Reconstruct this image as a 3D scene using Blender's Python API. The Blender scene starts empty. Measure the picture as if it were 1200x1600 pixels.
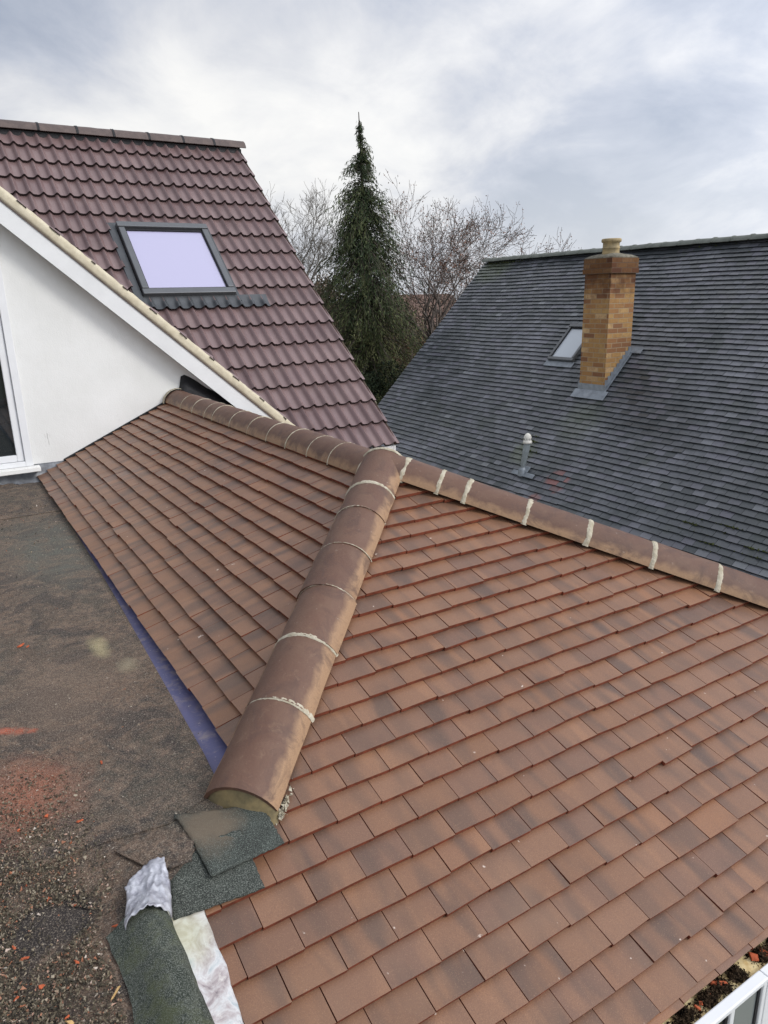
import bpy, bmesh, math, random
import numpy as np
from mathutils import Vector, Matrix, noise as noise3
random.seed(7); rng = np.random.default_rng(7)
S = bpy.context.scene
COL = S.collection
V3 = lambda *a: np.array(a, float)

# ------------------------------------------------------------------ camera, sky, sun, exposure
CAM = (-1.983, -3.258, 0.856)
cam_d = bpy.data.cameras.new("camera"); cam = bpy.data.objects.new("camera", cam_d); COL.objects.link(cam)
cam_d.sensor_fit = 'VERTICAL'; cam_d.sensor_height = 36.0; cam_d.lens = 1129.37 / 1600 * 36.0
cam_d.clip_start = 0.05; cam_d.clip_end = 3000
yaw, pit, rol = math.radians(31.377), math.radians(16.51), math.radians(-1.475)
f_ = V3(math.sin(yaw)*math.cos(pit), math.cos(yaw)*math.cos(pit), -math.sin(pit))
r_ = V3(math.cos(yaw), -math.sin(yaw), 0); u_ = np.cross(r_, f_)
r2 = r_*math.cos(rol) + u_*math.sin(rol); u2 = -r_*math.sin(rol) + u_*math.cos(rol)
mw = Matrix(((r2[0], u2[0], -f_[0], CAM[0]), (r2[1], u2[1], -f_[1], CAM[1]), (r2[2], u2[2], -f_[2], CAM[2]), (0, 0, 0, 1)))
cam.matrix_world = mw
S.camera = cam
S.view_settings.view_transform = 'Standard'; S.view_settings.look = 'None'
S.view_settings.exposure = 0.24; S.view_settings.gamma = 1
S.cycles.max_bounces = 6

SUN_EL, SUN_AZ = math.radians(33), math.radians(138)      # azimuth clockwise from +Y
sd = bpy.data.lights.new("sun", 'SUN'); sd.energy = 1.5; sd.angle = math.radians(16); sd.color = (1, .96, .90)
so = bpy.data.objects.new("sun", sd); COL.objects.link(so)
sdir = Vector((math.sin(SUN_AZ)*math.cos(SUN_EL), math.cos(SUN_AZ)*math.cos(SUN_EL), math.sin(SUN_EL)))
so.rotation_euler = sdir.to_track_quat('Z', 'Y').to_euler(); so.location = (0, -10, 20)

W = bpy.data.worlds.new("World"); S.world = W; W.use_nodes = True
nt = W.node_tree; nt.nodes.clear()
def nd(nt, t, **k):
    n = nt.nodes.new(t)
    for a, b in k.items():
        if a.startswith('_'): setattr(n, a[1:], b)
        else: n.inputs[a.replace('__', ' ')].default_value = b
    return n
L = lambda nt, a, b: nt.links.new(a, b)
def math_n(nt, op, a, b=None, clamp=False):
    n = nt.nodes.new('ShaderNodeMath'); n.operation = op; n.use_clamp = clamp
    for i, v in enumerate((a, b)):
        if v is None: continue
        if isinstance(v, (int, float)): n.inputs[i].default_value = v
        else: L(nt, v, n.inputs[i])
    return n.outputs[0]
def mix_n(nt, fac, a, b, blend='MIX'):
    n = nt.nodes.new('ShaderNodeMix'); n.data_type = 'RGBA'; n.blend_type = blend; n.clamp_factor = True
    for i, v in ((0, fac), (6, a), (7, b)):
        if isinstance(v, (int, float)): n.inputs[i].default_value = v
        elif isinstance(v, tuple): n.inputs[i].default_value = (*v[:3], 1)
        else: L(nt, v, n.inputs[i])
    return n.outputs[2]
def ramp(nt, fac, stops, interp='LINEAR'):
    n = nt.nodes.new('ShaderNodeValToRGB'); n.color_ramp.interpolation = interp
    e = n.color_ramp.elements
    while len(e) < len(stops): e.new(0.5)
    for i, (p, c) in enumerate(stops):
        e[i].position = p; e[i].color = (c, c, c, 1) if isinstance(c, (int, float)) else (*c, 1)
    L(nt, fac, n.inputs[0]); return n.outputs[0]
def noise(nt, vec, scale, detail=4, rough=.5, dist=0.0):
    n = nd(nt, 'ShaderNodeTexNoise', Scale=scale, Detail=detail, Roughness=rough, Distortion=dist)
    if vec is not None: L(nt, vec, n.inputs['Vector'])
    return n.outputs[0]

sky = nd(nt, 'ShaderNodeTexSky'); sky.sky_type = 'NISHITA'; sky.sun_disc = False
sky.sun_elevation = SUN_EL; sky.sun_rotation = SUN_AZ; sky.air_density = 1.0; sky.dust_density = 2.0
sk = nd(nt, 'ShaderNodeVectorMath', _operation='SCALE'); L(nt, sky.outputs[0], sk.inputs[0]); sk.inputs['Scale'].default_value = 0.10
tc = nd(nt, 'ShaderNodeTexCoord'); sx = nd(nt, 'ShaderNodeSeparateXYZ'); L(nt, tc.outputs['Generated'], sx.inputs[0])
zz = math_n(nt, 'ADD', math_n(nt, 'MAXIMUM', sx.outputs[2], 0.0), 0.42)
cb = nd(nt, 'ShaderNodeCombineXYZ')
L(nt, math_n(nt, 'DIVIDE', sx.outputs[0], zz), cb.inputs[0]); L(nt, math_n(nt, 'DIVIDE', sx.outputs[1], zz), cb.inputs[1])
cb.inputs[2].default_value = 3.7
n1 = noise(nt, cb.outputs[0], 1.05, 8, .52, .25); n2 = noise(nt, cb.outputs[0], 3.2, 9, .6, .5)
cl = math_n(nt, 'ADD', math_n(nt, 'MULTIPLY', n1, .72), math_n(nt, 'MULTIPLY', n2, .28))
cloudc = ramp(nt, cl, [(.42, (.43, .475, .575)), (.485, (.57, .605, .69)), (.535, (.73, .745, .79)), (.59, (.90, .90, .905)), (.64, (1.0, .99, .97))])
cloudc = mix_n(nt, ramp(nt, math_n(nt, 'ADD', sx.outputs[2], math_n(nt, 'MULTIPLY', n1, .35)), [(.12, .6), (.36, 0)]), cloudc, (.84, .86, .89))
cloudf = ramp(nt, n1, [(.20, .72), (.5, .93)])
bg = nd(nt, 'ShaderNodeBackground', Strength=0.97)
dt = nd(nt, 'ShaderNodeVectorMath', _operation='DOT_PRODUCT'); L(nt, tc.outputs['Generated'], dt.inputs[0]); dt.inputs[1].default_value = tuple(sdir)
glow = math_n(nt, 'ADD', math_n(nt, 'MULTIPLY', math_n(nt, 'POWER', math_n(nt, 'MAXIMUM', math_n(nt, 'ADD', math_n(nt, 'MULTIPLY', dt.outputs['Value'], .5), .5), 0.0), 4.0), 1.9), .86)
gs = nd(nt, 'ShaderNodeVectorMath', _operation='SCALE'); L(nt, mix_n(nt, cloudf, sk.outputs[0], cloudc), gs.inputs[0]); L(nt, glow, gs.inputs['Scale'])
L(nt, gs.outputs[0], bg.inputs[0])
L(nt, bg.outputs[0], nd(nt, 'ShaderNodeOutputWorld').inputs[0])

# ------------------------------------------------------------------ helpers
def tag(o, label=None, cat=None, group=None, kind=None):
    for k, v in (('label', label), ('category', cat), ('group', group), ('kind', kind)):
        if v: o[k] = v
    return o
def empty(name, loc, label, cat, group=None):
    o = bpy.data.objects.new(name, None); COL.objects.link(o); o.location = loc; o.empty_display_size = .3
    return tag(o, label, cat, group)
def wloc(o):
    p = Vector((0, 0, 0))
    while o is not None: p += Vector(o.location); o = o.parent
    return p
class MB:
    """collects geometry in world coordinates; build() links it as one object"""
    def __init__(s): s.v = []; s.f = []; s.m = []; s.r = []; s.t = []
    def add(s, vs, fs, mi=0, rnd=None, tuv=None):
        b = len(s.v); s.v += [tuple(x) for x in vs]; s.f += [tuple(b+i for i in f) for f in fs]
        s.m += [mi]*len(fs) if isinstance(mi, int) else list(mi)
        s.r += [rnd or (random.random(), random.random(), random.random())]*len(vs)
        s.t += tuv if tuv is not None else [(0, 0, 0)]*len(vs)
    def box(s, x0, x1, y0, y1, z0, z1, mi=0):
        s.add([(x, y, z) for z in (z0, z1) for x, y in ((x0, y0), (x1, y0), (x1, y1), (x0, y1))],
              [(3, 2, 1, 0), (4, 5, 6, 7), (0, 1, 5, 4), (1, 2, 6, 5), (2, 3, 7, 6), (3, 0, 4, 7)], mi)
    def obox(s, o, a, b, c, mi=0):      # oriented: corner o and three edge vectors
        o, a, b, c = (np.array(q, float) for q in (o, a, b, c))
        s.add([o, o+a, o+a+b, o+b, o+c, o+a+c, o+a+b+c, o+b+c],
              [(3, 2, 1, 0), (4, 5, 6, 7), (0, 1, 5, 4), (1, 2, 6, 5), (2, 3, 7, 6), (3, 0, 4, 7)], mi)
    def grid(s, P, mi=0, close=False, rnd=None, tuv=None):
        P = np.asarray(P); n, m = P.shape[:2]
        fs = [(i*m+j, i*m+(j+1) % m, (i+1)*m+(j+1) % m, (i+1)*m+j) for i in range(n-1) for j in range(m if close else m-1)]
        s.add(P.reshape(-1, 3), fs, mi, rnd, tuv)
    def lathe(s, c, prof, n=20, mi=0, ax=None):
        a = np.linspace(0, 2*math.pi, n, endpoint=False)
        P = np.array([[(c[0]+r*math.cos(t), c[1]+r*math.sin(t), c[2]+z) for t in a] for r, z in prof])
        s.grid(P, mi, close=True)
    def build(s, name, mats, parent=None, smooth=False, clips=()):
        me = bpy.data.meshes.new(name)
        off = np.array(wloc(parent)) if parent is not None else np.zeros(3)
        me.from_pydata([tuple(np.array(v)-off) for v in s.v], [], s.f)
        for m in (mats if isinstance(mats, (list, tuple)) else [mats]): me.materials.append(m)
        me.polygons.foreach_set('material_index', s.m)
        a = me.attributes.new('rnd', 'FLOAT_COLOR', 'POINT'); a.data.foreach_set('color', np.array([(*r, 1) for r in s.r], float).ravel())
        a = me.attributes.new('tuv', 'FLOAT_VECTOR', 'POINT'); a.data.foreach_set('vector', np.array(s.t, float).ravel())
        if clips:
            bm = bmesh.new(); bm.from_mesh(me)
            for co, no in clips:
                bmesh.ops.bisect_plane(bm, geom=bm.verts[:]+bm.edges[:]+bm.faces[:], plane_co=Vector(np.array(co)-off), plane_no=Vector(no), clear_outer=True)
            bm.to_mesh(me); bm.free()
        if smooth: me.shade_smooth()
        me.update()
        o = bpy.data.objects.new(name, me); COL.objects.link(o)
        if parent is not None: o.parent = parent
        return o
def mod(o, t, **k):
    m = o.modifiers.new(t.lower(), t)
    for a, b in k.items(): setattr(m, a, b)
    return o
def bevel(o, w=.004, seg=2): return mod(o, 'BEVEL', width=w, segments=seg, limit_method='ANGLE')

def mat(name, rough=.8, spec=.35):
    m = bpy.data.materials.new(name); m.use_nodes = True; nt = m.node_tree
    p = nt.nodes['Principled BSDF']; p.inputs['Roughness'].default_value = rough
    p.inputs['Specular IOR Level'].default_value = spec
    return m, nt, p
def objco(nt):
    g = nt.nodes.new('ShaderNodeNewGeometry'); return g.outputs['Position']
def attr(nt, name):
    a = nt.nodes.new('ShaderNodeAttribute'); a.attribute_name = name; return a
def bump(nt, p, h, strength=.4, dist=.002):
    b = nd(nt, 'ShaderNodeBump', Strength=strength, Distance=dist); L(nt, h, b.inputs['Height']); L(nt, b.outputs[0], p.inputs['Normal'])
def simple(name, col, rough=.7, var=.15, scale=8, bumps=.2, spec=.35, col2=None, bscale=120, bd=.002, metal=0):
    m, nt, p = mat(name, rough, spec); P = objco(nt)
    n = noise(nt, P, scale, 5, .6); c2 = col2 or tuple(c*(1-var*2) for c in col)
    c = mix_n(nt, ramp(nt, n, [(.35, 0), (.65, 1)]), c2, col)
    L(nt, c, p.inputs['Base Color']); p.inputs['Metallic'].default_value = metal
    if bumps: bump(nt, p, noise(nt, P, bscale, 3), bumps, bd)
    return m
def blob(nt, P, c, r, warp=.15, soft=.5, stretch=(1, 1, 1), wscale=9):
    """0..1 mask of an irregular patch of radius r (metres) round the point c"""
    sub = nd(nt, 'ShaderNodeVectorMath', _operation='SUBTRACT'); L(nt, P, sub.inputs[0]); sub.inputs[1].default_value = c
    mu = nd(nt, 'ShaderNodeVectorMath', _operation='MULTIPLY'); L(nt, sub.outputs[0], mu.inputs[0]); mu.inputs[1].default_value = stretch
    ln = nd(nt, 'ShaderNodeVectorMath', _operation='LENGTH'); L(nt, mu.outputs[0], ln.inputs[0])
    d = math_n(nt, 'ADD', math_n(nt, 'DIVIDE', ln.outputs['Value'], r), math_n(nt, 'MULTIPLY', math_n(nt, 'SUBTRACT', noise(nt, P, wscale, 6, .65), .5), warp*10))
    return ramp(nt, d, [(max(0, 1-soft) if soft < 1 else 0.0, 1), (1, 0)], 'EASE')

# ------------------------------------------------------------------ materials
def clay_material():
    m, nt, p = mat('brindled_clay_tile', .5, .5); P = objco(nt)
    R = attr(nt, 'rnd'); sr = nd(nt, 'ShaderNodeSeparateColor'); L(nt, R.outputs['Color'], sr.inputs[0])
    T = attr(nt, 'tuv'); st = nd(nt, 'ShaderNodeSeparateXYZ'); L(nt, T.outputs['Vector'], st.inputs[0])
    base = ramp(nt, sr.outputs[0], [(0, (.185, .090, .046)), (.3, (.215, .112, .064)), (.6, (.196, .098, .053)), (.85, (.160, .086, .056)), (1, (.245, .115, .055))])
    cb = nd(nt, 'ShaderNodeCombineXYZ')
    L(nt, math_n(nt, 'ADD', math_n(nt, 'MULTIPLY', st.outputs[0], 1.45), math_n(nt, 'MULTIPLY', sr.outputs[1], 60)), cb.inputs[0])
    L(nt, math_n(nt, 'MULTIPLY', st.outputs[1], .35), cb.inputs[1]); L(nt, math_n(nt, 'MULTIPLY', sr.outputs[2], 60), cb.inputs[2])
    band = ramp(nt, noise(nt, cb.outputs[0], 1.25, 2, .4, .05), [(.42, 0), (.66, 1)], 'EASE')
    amt = math_n(nt, 'MULTIPLY', band, math_n(nt, 'ADD', math_n(nt, 'MULTIPLY', sr.outputs[2], .6), .36))
    c = mix_n(nt, amt, base, (.085, .054, .040))
    cb2 = nd(nt, 'ShaderNodeVectorMath', _operation='ADD'); L(nt, cb.outputs[0], cb2.inputs[0]); cb2.inputs[1].default_value = (17, 3, 5)
    hi = ramp(nt, noise(nt, cb2.outputs[0], 1.3, 2, .4, .2), [(.56, 0), (.72, 1)], 'EASE')
    c = mix_n(nt, math_n(nt, 'MULTIPLY', hi, .42), c, (.31, .155, .078))
    sp = noise(nt, P, 330, 2, .7)
    c = mix_n(nt, ramp(nt, sp, [(.36, .55), (.48, 0)]), c, (.14, .07, .05))
    c = mix_n(nt, ramp(nt, sp, [(.56, 0), (.70, .45)]), c, (.34, .20, .12))
    big = noise(nt, P, 2.3, 4, .6)
    c = mix_n(nt, ramp(nt, big, [(.52, 0), (.72, .35)]), c, (.235, .140, .090))
    chip = noise(nt, P, 34, 2, .5)
    c = mix_n(nt, ramp(nt, chip, [(.755, 0), (.79, .8)]), c, (.62, .52, .44))
    L(nt, c, p.inputs['Base Color'])
    L(nt, ramp(nt, big, [(.3, .38), (.7, .55)]), p.inputs['Roughness'])
    bump(nt, p, sp, .35, .0012)
    return m
M = {}
M['clay'] = clay_material()
M['clay_edge'] = simple('red_clay_edge', (.23, .058, .028), .8, .25, 30, .3)
def ridge_material():
    m, nt, p = mat('brown_clay_ridge', .55, .35); P = objco(nt)
    R = attr(nt, 'rnd'); sr = nd(nt, 'ShaderNodeSeparateColor'); L(nt, R.outputs['Color'], sr.inputs[0])
    T = attr(nt, 'tuv'); st = nd(nt, 'ShaderNodeSeparateXYZ'); L(nt, T.outputs['Vector'], st.inputs[0])
    c = mix_n(nt, sr.outputs[0], (.100, .051, .034), (.128, .067, .044))
    n = noise(nt, P, 9, 5, .6, .5)
    c = mix_n(nt, ramp(nt, n, [(.4, 0), (.66, .6)]), c, (.150, .088, .058))
    e = math_n(nt, 'ADD', math_n(nt, 'MAXIMUM', math_n(nt, 'MULTIPLY', st.outputs[0], 1.14), math_n(nt, 'MULTIPLY', st.outputs[0], -.97)), math_n(nt, 'MULTIPLY', math_n(nt, 'SUBTRACT', noise(nt, P, 12, 4, .6), .5), .5))  # tan edge stain, boosted on one side to paint in light falling there
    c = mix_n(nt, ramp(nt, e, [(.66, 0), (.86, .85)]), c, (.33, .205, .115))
    c = mix_n(nt, ramp(nt, noise(nt, P, 6, 6, .7, 1.0), [(.5, 0), (.64, .75)]), c, (.082, .046, .034))
    c = mix_n(nt, ramp(nt, noise(nt, P, 27, 6, .75, .6), [(.56, 0), (.70, .5)]), c, (.20, .125, .080))
    c = mix_n(nt, ramp(nt, noise(nt, P, 45, 3, .6), [(.68, 0), (.78, .55)]), c, (.42, .33, .26))
    c = mix_n(nt, ramp(nt, noise(nt, P, 420, 2, .6), [(.35, .4), (.5, 0)]), c, (.10, .05, .04))
    L(nt, c, p.inputs['Base Color']); bump(nt, p, noise(nt, P, 110, 5, .7), .5, .003)
    return m
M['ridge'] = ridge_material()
M['mortar'] = simple('pale_bedding_mortar', (.47, .43, .34), .9, .2, 26, .8, .2, bscale=90, bd=.006, col2=(.32, .28, .20))
M['verge'] = simple('cream_verge_mortar', (.56, .51, .39), .9, .1, 14, .4, .2, bscale=60, bd=.004, col2=(.47, .42, .31))
M['mortar_old'] = simple('smoothed_olive_mortar', (.23, .175, .085), .5, .3, 22, .5, .4, bscale=30, bd=.006, col2=(.12, .10, .055))
def pink_material():
    m, nt, p = mat('maroon_concrete_tile', .38, .6); P = objco(nt)
    R = attr(nt, 'rnd'); sr = nd(nt, 'ShaderNodeSeparateColor'); L(nt, R.outputs['Color'], sr.inputs[0])
    c = mix_n(nt, sr.outputs[0], (.128, .082, .080), (.165, .108, .106))
    c = mix_n(nt, ramp(nt, noise(nt, P, 3, 5, .6), [(.4, 0), (.7, .5)]), c, (.215, .150, .140))
    c = mix_n(nt, ramp(nt, noise(nt, P, 24, 3, .6), [(.7, 0), (.78, .6)]), c, (.07, .05, .05))
    L(nt, c, p.inputs['Base Color']); bump(nt, p, noise(nt, P, 130, 3), .2, .001); return m
M['pink'] = pink_material()
M['pink_edge'] = simple('dark_tile_edge', (.045, .030, .030), .8, .2, 20, .2)  # tail edges darkened in colour to deepen the course shadows
M['pink_ridge'] = simple('brown_concrete_ridge', (.115, .085, .075), .6, .2, 12, .3, col2=(.08, .06, .055))
def slate_material():
    m, nt, p = mat('weathered_grey_tile', .4, .65); P = objco(nt)
    R = attr(nt, 'rnd'); sr = nd(nt, 'ShaderNodeSeparateColor'); L(nt, R.outputs['Color'], sr.inputs[0])
    c = ramp(nt, sr.outputs[0], [(0, (.038, .045, .049)), (.35, (.054, .061, .066)), (.7, (.068, .074, .082)), (.93, (.092, .092, .112)), (1, (.14, .15, .16))])
    big = noise(nt, P, .9, 5, .65, .4)
    c = mix_n(nt, math_n(nt, 'MULTIPLY', ramp(nt, big, [(.46, 0), (.66, 1)]), ramp(nt, sr.outputs[1], [(.2, .15), (.9, .9)])), c, (.165, .17, .195))
    c = mix_n(nt, ramp(nt, noise(nt, P, 1.7, 5, .7), [(.56, 0), (.74, .5)]), c, (.055, .066, .045))
    red = math_n(nt, 'MULTIPLY', blob(nt, P, (5.92, 4.55, -1.93), .26, .03, .4), 1.0)
    c = mix_n(nt, math_n(nt, 'MULTIPLY', red, ramp(nt, sr.outputs[1], [(.35, 0), (.6, .7)])), c, (.24, .075, .062))
    red2 = blob(nt, P, (5.6, 4.75, -2.2), .16, .03, .4)
    c = mix_n(nt, math_n(nt, 'MULTIPLY', red2, ramp(nt, sr.outputs[2], [(.3, 0), (.6, .6)])), c, (.22, .08, .06))
    moss = math_n(nt, 'MAXIMUM', blob(nt, P, (9.3, 10.1, 1.5), .75, .05, .6), blob(nt, P, (6.15, 5.6, -1.65), .33, .06, .6))
    moss = math_n(nt, 'MAXIMUM', moss, math_n(nt, 'MULTIPLY', blob(nt, P, (6.7, 4.9, -1.1), .55, .05, .7), .55))
    c = mix_n(nt, math_n(nt, 'MULTIPLY', moss, .55), c, (.075, .095, .038))
    fine = noise(nt, P, 60, 4, .65)
    c = mix_n(nt, ramp(nt, fine, [(.58, 0), (.75, .3)]), c, (.17, .18, .19))
    L(nt, c, p.inputs['Base Color']); L(nt, ramp(nt, sr.outputs[1], [(0, .27), (1, .46)]), p.inputs['Roughness'])
    bump(nt, p, fine, .3, .002); return m
M['slate'] = slate_material()
M['slate_edge'] = simple('black_tile_edge', (.018, .020, .024), .8, .1, 20, 0)
M['moss'] = simple('moss', (.085, .10, .03), .95, .3, 20, .8, .1, col2=(.04, .045, .02))
M['ridge_grey'] = simple('lichened_grey_ridge', (.15, .16, .14), .8, .2, 6, .4, col2=(.10, .11, .095))
def render_wall():
    m, nt, p = mat('white_render', .85, .3); P = objco(nt)
    c = mix_n(nt, ramp(nt, noise(nt, P, 2.2, 5, .6), [(.35, 0), (.7, 1)]), (.66, .665, .645), (.72, .725, .71))
    mp = nd(nt, 'ShaderNodeMapping'); L(nt, P, mp.inputs[0]); mp.inputs['Scale'].default_value = (70, 70, 9)
    c = mix_n(nt, math_n(nt, 'MULTIPLY', blob(nt, P, (-1.2, 3.8, -.27), .08, .12, .5, (2.2, 1, .8), 30), ramp(nt, noise(nt, mp.outputs[0], 1, 4), [(.55, 0), (.62, .6)])), c, (.3, .29, .27))
    c = mix_n(nt, math_n(nt, 'MULTIPLY', blob(nt, P, (-.62, 3.8, -.16), .1, .12, .5, (1, 1, 2), 30), ramp(nt, noise(nt, P, 40, 4), [(.6, 0), (.7, .3)])), c, (.4, .39, .37))
    L(nt, c, p.inputs['Base Color']); mp2 = nd(nt, 'ShaderNodeMapping'); L(nt, P, mp2.inputs[0]); mp2.inputs['Scale'].default_value = (9, 9, .7)
    c = mix_n(nt, ramp(nt, noise(nt, mp2.outputs[0], 1, 6, .65), [(.55, 0), (.75, .10)]), c, (.52, .51, .47))
    L(nt, c, p.inputs['Base Color'])
    bump(nt, p, math_n(nt, 'ADD', noise(nt, P, 90, 4, .6), noise(nt, P, 14, 4, .6)), .4, .005); return m
M['render'] = render_wall()
M['upvc'] = simple('white_upvc', (.70, .71, .72), .35, .03, 5, 0, .5)
M['fascia'] = simple('white_painted_board', (.68, .69, .69), .45, .05, 4, .05, .45)
M['lead'] = simple('grey_lead', (.20, .21, .225), .5, .2, 14, .5, .5, bscale=20, bd=.01, col2=(.11, .115, .125), metal=.3)
M['black'] = simple('black_membrane', (.018, .018, .02), .6, .2, 12, .5, bscale=30, bd=.01)
M['skyframe'] = simple('grey_aluminium', (.13, .135, .14), .34, .05, 6, 0, .5, metal=.5)
M['skyflash'] = simple('dark_grey_aluminium', (.075, .08, .085), .42, .1, 6, 0, .5, metal=.4)
def glass_m(name, col, rough=.05, spec=.8):
    m, nt, p = mat(name, rough, spec); p.inputs['Base Color'].default_value = (*col, 1)
    p.inputs['Coat Weight'].default_value = .6; p.inputs['Coat Roughness'].default_value = .02; return m
M['lilac'] = glass_m('blind_behind_glass', (.37, .355, .50), .22)
M['darkglass'] = glass_m('dark_room_glass', (.012, .016, .018), .04)
M['paleglass'] = glass_m('pale_skylight_glass', (.42, .46, .50), .1)
M['greyglass'] = glass_m('grey_room_glass', (.22, .24, .24), .06)
def brick_material():
    m, nt, p = mat('stock_brick', .85, .25); P = objco(nt)
    T = attr(nt, 'tuv')
    b = nd(nt, 'ShaderNodeTexBrick', Scale=1.0); b.offset = .5
    for k, v in (('Brick Width', .225), ('Row Height', .0755), ('Mortar Size', .006), ('Mortar Smooth', .15), ('Bias', 0.0)): b.inputs[k].default_value = v
    b.inputs['Color1'].default_value = (0, 0, 0, 1); b.inputs['Color2'].default_value = (1, 1, 1, 1); b.inputs['Mortar'].default_value = (.5, .5, .5, 1)
    L(nt, T.outputs['Vector'], b.inputs['Vector'])
    c = ramp(nt, b.outputs['Color'], [(0, (.17, .075, .038)), (.2, (.27, .13, .052)), (.5, (.34, .19, .070)), (.85, (.40, .245, .090)), (1, (.50, .34, .18))])
    c = mix_n(nt, ramp(nt, noise(nt, P, 35, 3, .6), [(.4, 0), (.75, .5)]), c, (.24, .13, .07))
    c = mix_n(nt, ramp(nt, noise(nt, P, 13, 5, .7), [(.48, 0), (.66, .45)]), c, (.20, .10, .05))
    c = mix_n(nt, b.outputs['Fac'], c, (.30, .23, .15))
    st = nd(nt, 'ShaderNodeSeparateXYZ'); L(nt, P, st.inputs[0])
    soot = math_n(nt, 'MULTIPLY', ramp(nt, math_n(nt, 'ADD', st.outputs[2], math_n(nt, 'MULTIPLY', noise(nt, P, 7, 4), .5)), [(0, 0), (1, 1)]), 1)
    soot = ramp(nt, math_n(nt, 'SUBTRACT', math_n(nt, 'ADD', st.outputs[2], math_n(nt, 'MULTIPLY', noise(nt, P, 7, 4), .7)), 1.05), [(.0, 0), (.36, .93)])
    c = mix_n(nt, soot, c, mix_n(nt, 1.0, c, (.34, .27, .27), 'MULTIPLY'))
    L(nt, c, p.inputs['Base Color']); bump(nt, p, math_n(nt, 'SUBTRACT', noise(nt, P, 60, 3), math_n(nt, 'MULTIPLY', b.outputs['Fac'], 1.5)), .6, .006); return m
M['brick'] = brick_material()
M['pot'] = simple('buff_chimney_pot', (.40, .30, .15), .8, .25, 9, .4, col2=(.20, .165, .10))
M['flaunch'] = simple('grey_flaunching', (.20, .18, .14), .9, .3, 20, .6, col2=(.09, .085, .06))
M['zinc'] = simple('pale_lead_flashing', (.26, .29, .32), .42, .15, 9, .4, .5, bscale=18, bd=.01, col2=(.17, .19, .215), metal=.3)
M['ventgrey'] = simple('grey_vent_pipe', (.24, .27, .28), .5, .15, 9, 0)
M['ventwhite'] = simple('white_vent_cowl', (.68, .66, .60), .5, .1, 30, 0)
M['dark'] = simple('dark_interior', (.01, .01, .01), .9, 0, 5, 0)
PALE = (-1.547, -.03, -.63); PALE2 = (-1.48, -.29, -.63); WET = (-1.975, -1.57, -.63)
def felt_material():
    m, nt, p = mat('dirty_roofing_felt', .88, .25); P = objco(nt)
    fine = noise(nt, P, 230, 4, .85); mid = noise(nt, P, 38, 6, .75, .4); big = noise(nt, P, 2.2, 6, .65, .5); mid2 = noise(nt, P, 9, 6, .7, .6)
    c = mix_n(nt, ramp(nt, big, [(.38, 0), (.62, 1)]), (.066, .058, .046), (.140, .090, .062))
    c = mix_n(nt, ramp(nt, mid2, [(.42, 0), (.60, .8)]), c, (.195, .135, .098))
    c = mix_n(nt, ramp(nt, noise(nt, P, 4.2, 6, .7, 1.2), [(.50, 0), (.58, .82)]), c, (.040, .033, .032))
    c = mix_n(nt, ramp(nt, mid, [(.46, 0), (.62, .75)]), c, (.042, .039, .035))
    c = mix_n(nt, math_n(nt, 'MULTIPLY', blob(nt, P, (-1.52, 1.6, -.63), .9, .05, .8, (2.2, .75, 1)), ramp(nt, mid2, [(.35, .9), (.6, .35)])), c, (.095, .103, .088))
    c = mix_n(nt, math_n(nt, 'MULTIPLY', blob(nt, P, (-1.75, -.4, -.63), .5, .06, .8, (1.6, 1, 1)), .6), c, (.17, .12, .088))
    red = math_n(nt, 'MULTIPLY', blob(nt, P, (-1.96, -1.00, -.63), .30, .08, .9, (1.3, 1, 1)), ramp(nt, mid, [(.3, 1), (.7, .5)]))
    c = mix_n(nt, red, c, (.33, .12, .07))
    for q, r in (((-1.965, -.555, -.63), .035), ((-1.93, -.58, -.63), .032), ((-1.895, -.60, -.63), .026), ((-1.99, -.54, -.63), .03)):
        c = mix_n(nt, math_n(nt, 'MULTIPLY', blob(nt, P, q, r, .12, .9, (1, 1, 1), 45), ramp(nt, fine, [(.42, .95), (.56, .1)])), c, (.62, .12, .055))
    c = mix_n(nt, math_n(nt, 'MULTIPLY', blob(nt, P, PALE, .13, .09, .9, (2.2, .8, 1), 14), .8), c, (.40, .34, .19))
    c = mix_n(nt, math_n(nt, 'MULTIPLY', blob(nt, P, PALE2, .10, .09, .9, (1.6, 1, 1), 14), .55), c, (.34, .29, .19))
    c = mix_n(nt, math_n(nt, 'MULTIPLY', blob(nt, P, WET, .17, .06, .35, (1.15, 1.6, 1)), .9), c, (.030, .026, .026))
    c = mix_n(nt, ramp(nt, fine, [(.53, 0), (.63, .8)]), c, (.33, .28, .22))
    c = mix_n(nt, ramp(nt, fine, [(.38, .85), (.47, 0)]), c, (.022, .02, .02))
    c = mix_n(nt, ramp(nt, noise(nt, P, 70, 3, .6), [(.68, 0), (.72, .9)]), c, (.48, .42, .34))
    L(nt, c, p.inputs['Base Color']); bump(nt, p, math_n(nt, 'ADD', fine, math_n(nt, 'MULTIPLY', mid, 2)), .8, .004); return m
M['felt'] = felt_material()
def mineral_felt(name, a, b, moss=0):
    m, nt, p = mat(name, .9, .25); P = objco(nt)
    fine = noise(nt, P, 380, 3, .8); mid = noise(nt, P, 22, 5, .7)
    c = mix_n(nt, ramp(nt, mid, [(.4, 0), (.62, 1)]), a, b)
    c = mix_n(nt, ramp(nt, fine, [(.5, 0), (.62, .85)]), c, (.22, .235, .21))
    c = mix_n(nt, ramp(nt, fine, [(.36, .85), (.46, 0)]), c, (.015, .02, .018))
    if moss: c = mix_n(nt, ramp(nt, noise(nt, P, 11, 5, .7), [(.48, 0), (.64, .55)]), c, (.075, .088, .036))
    L(nt, c, p.inputs['Base Color']); bump(nt, p, fine, .9, .003); return m
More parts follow.
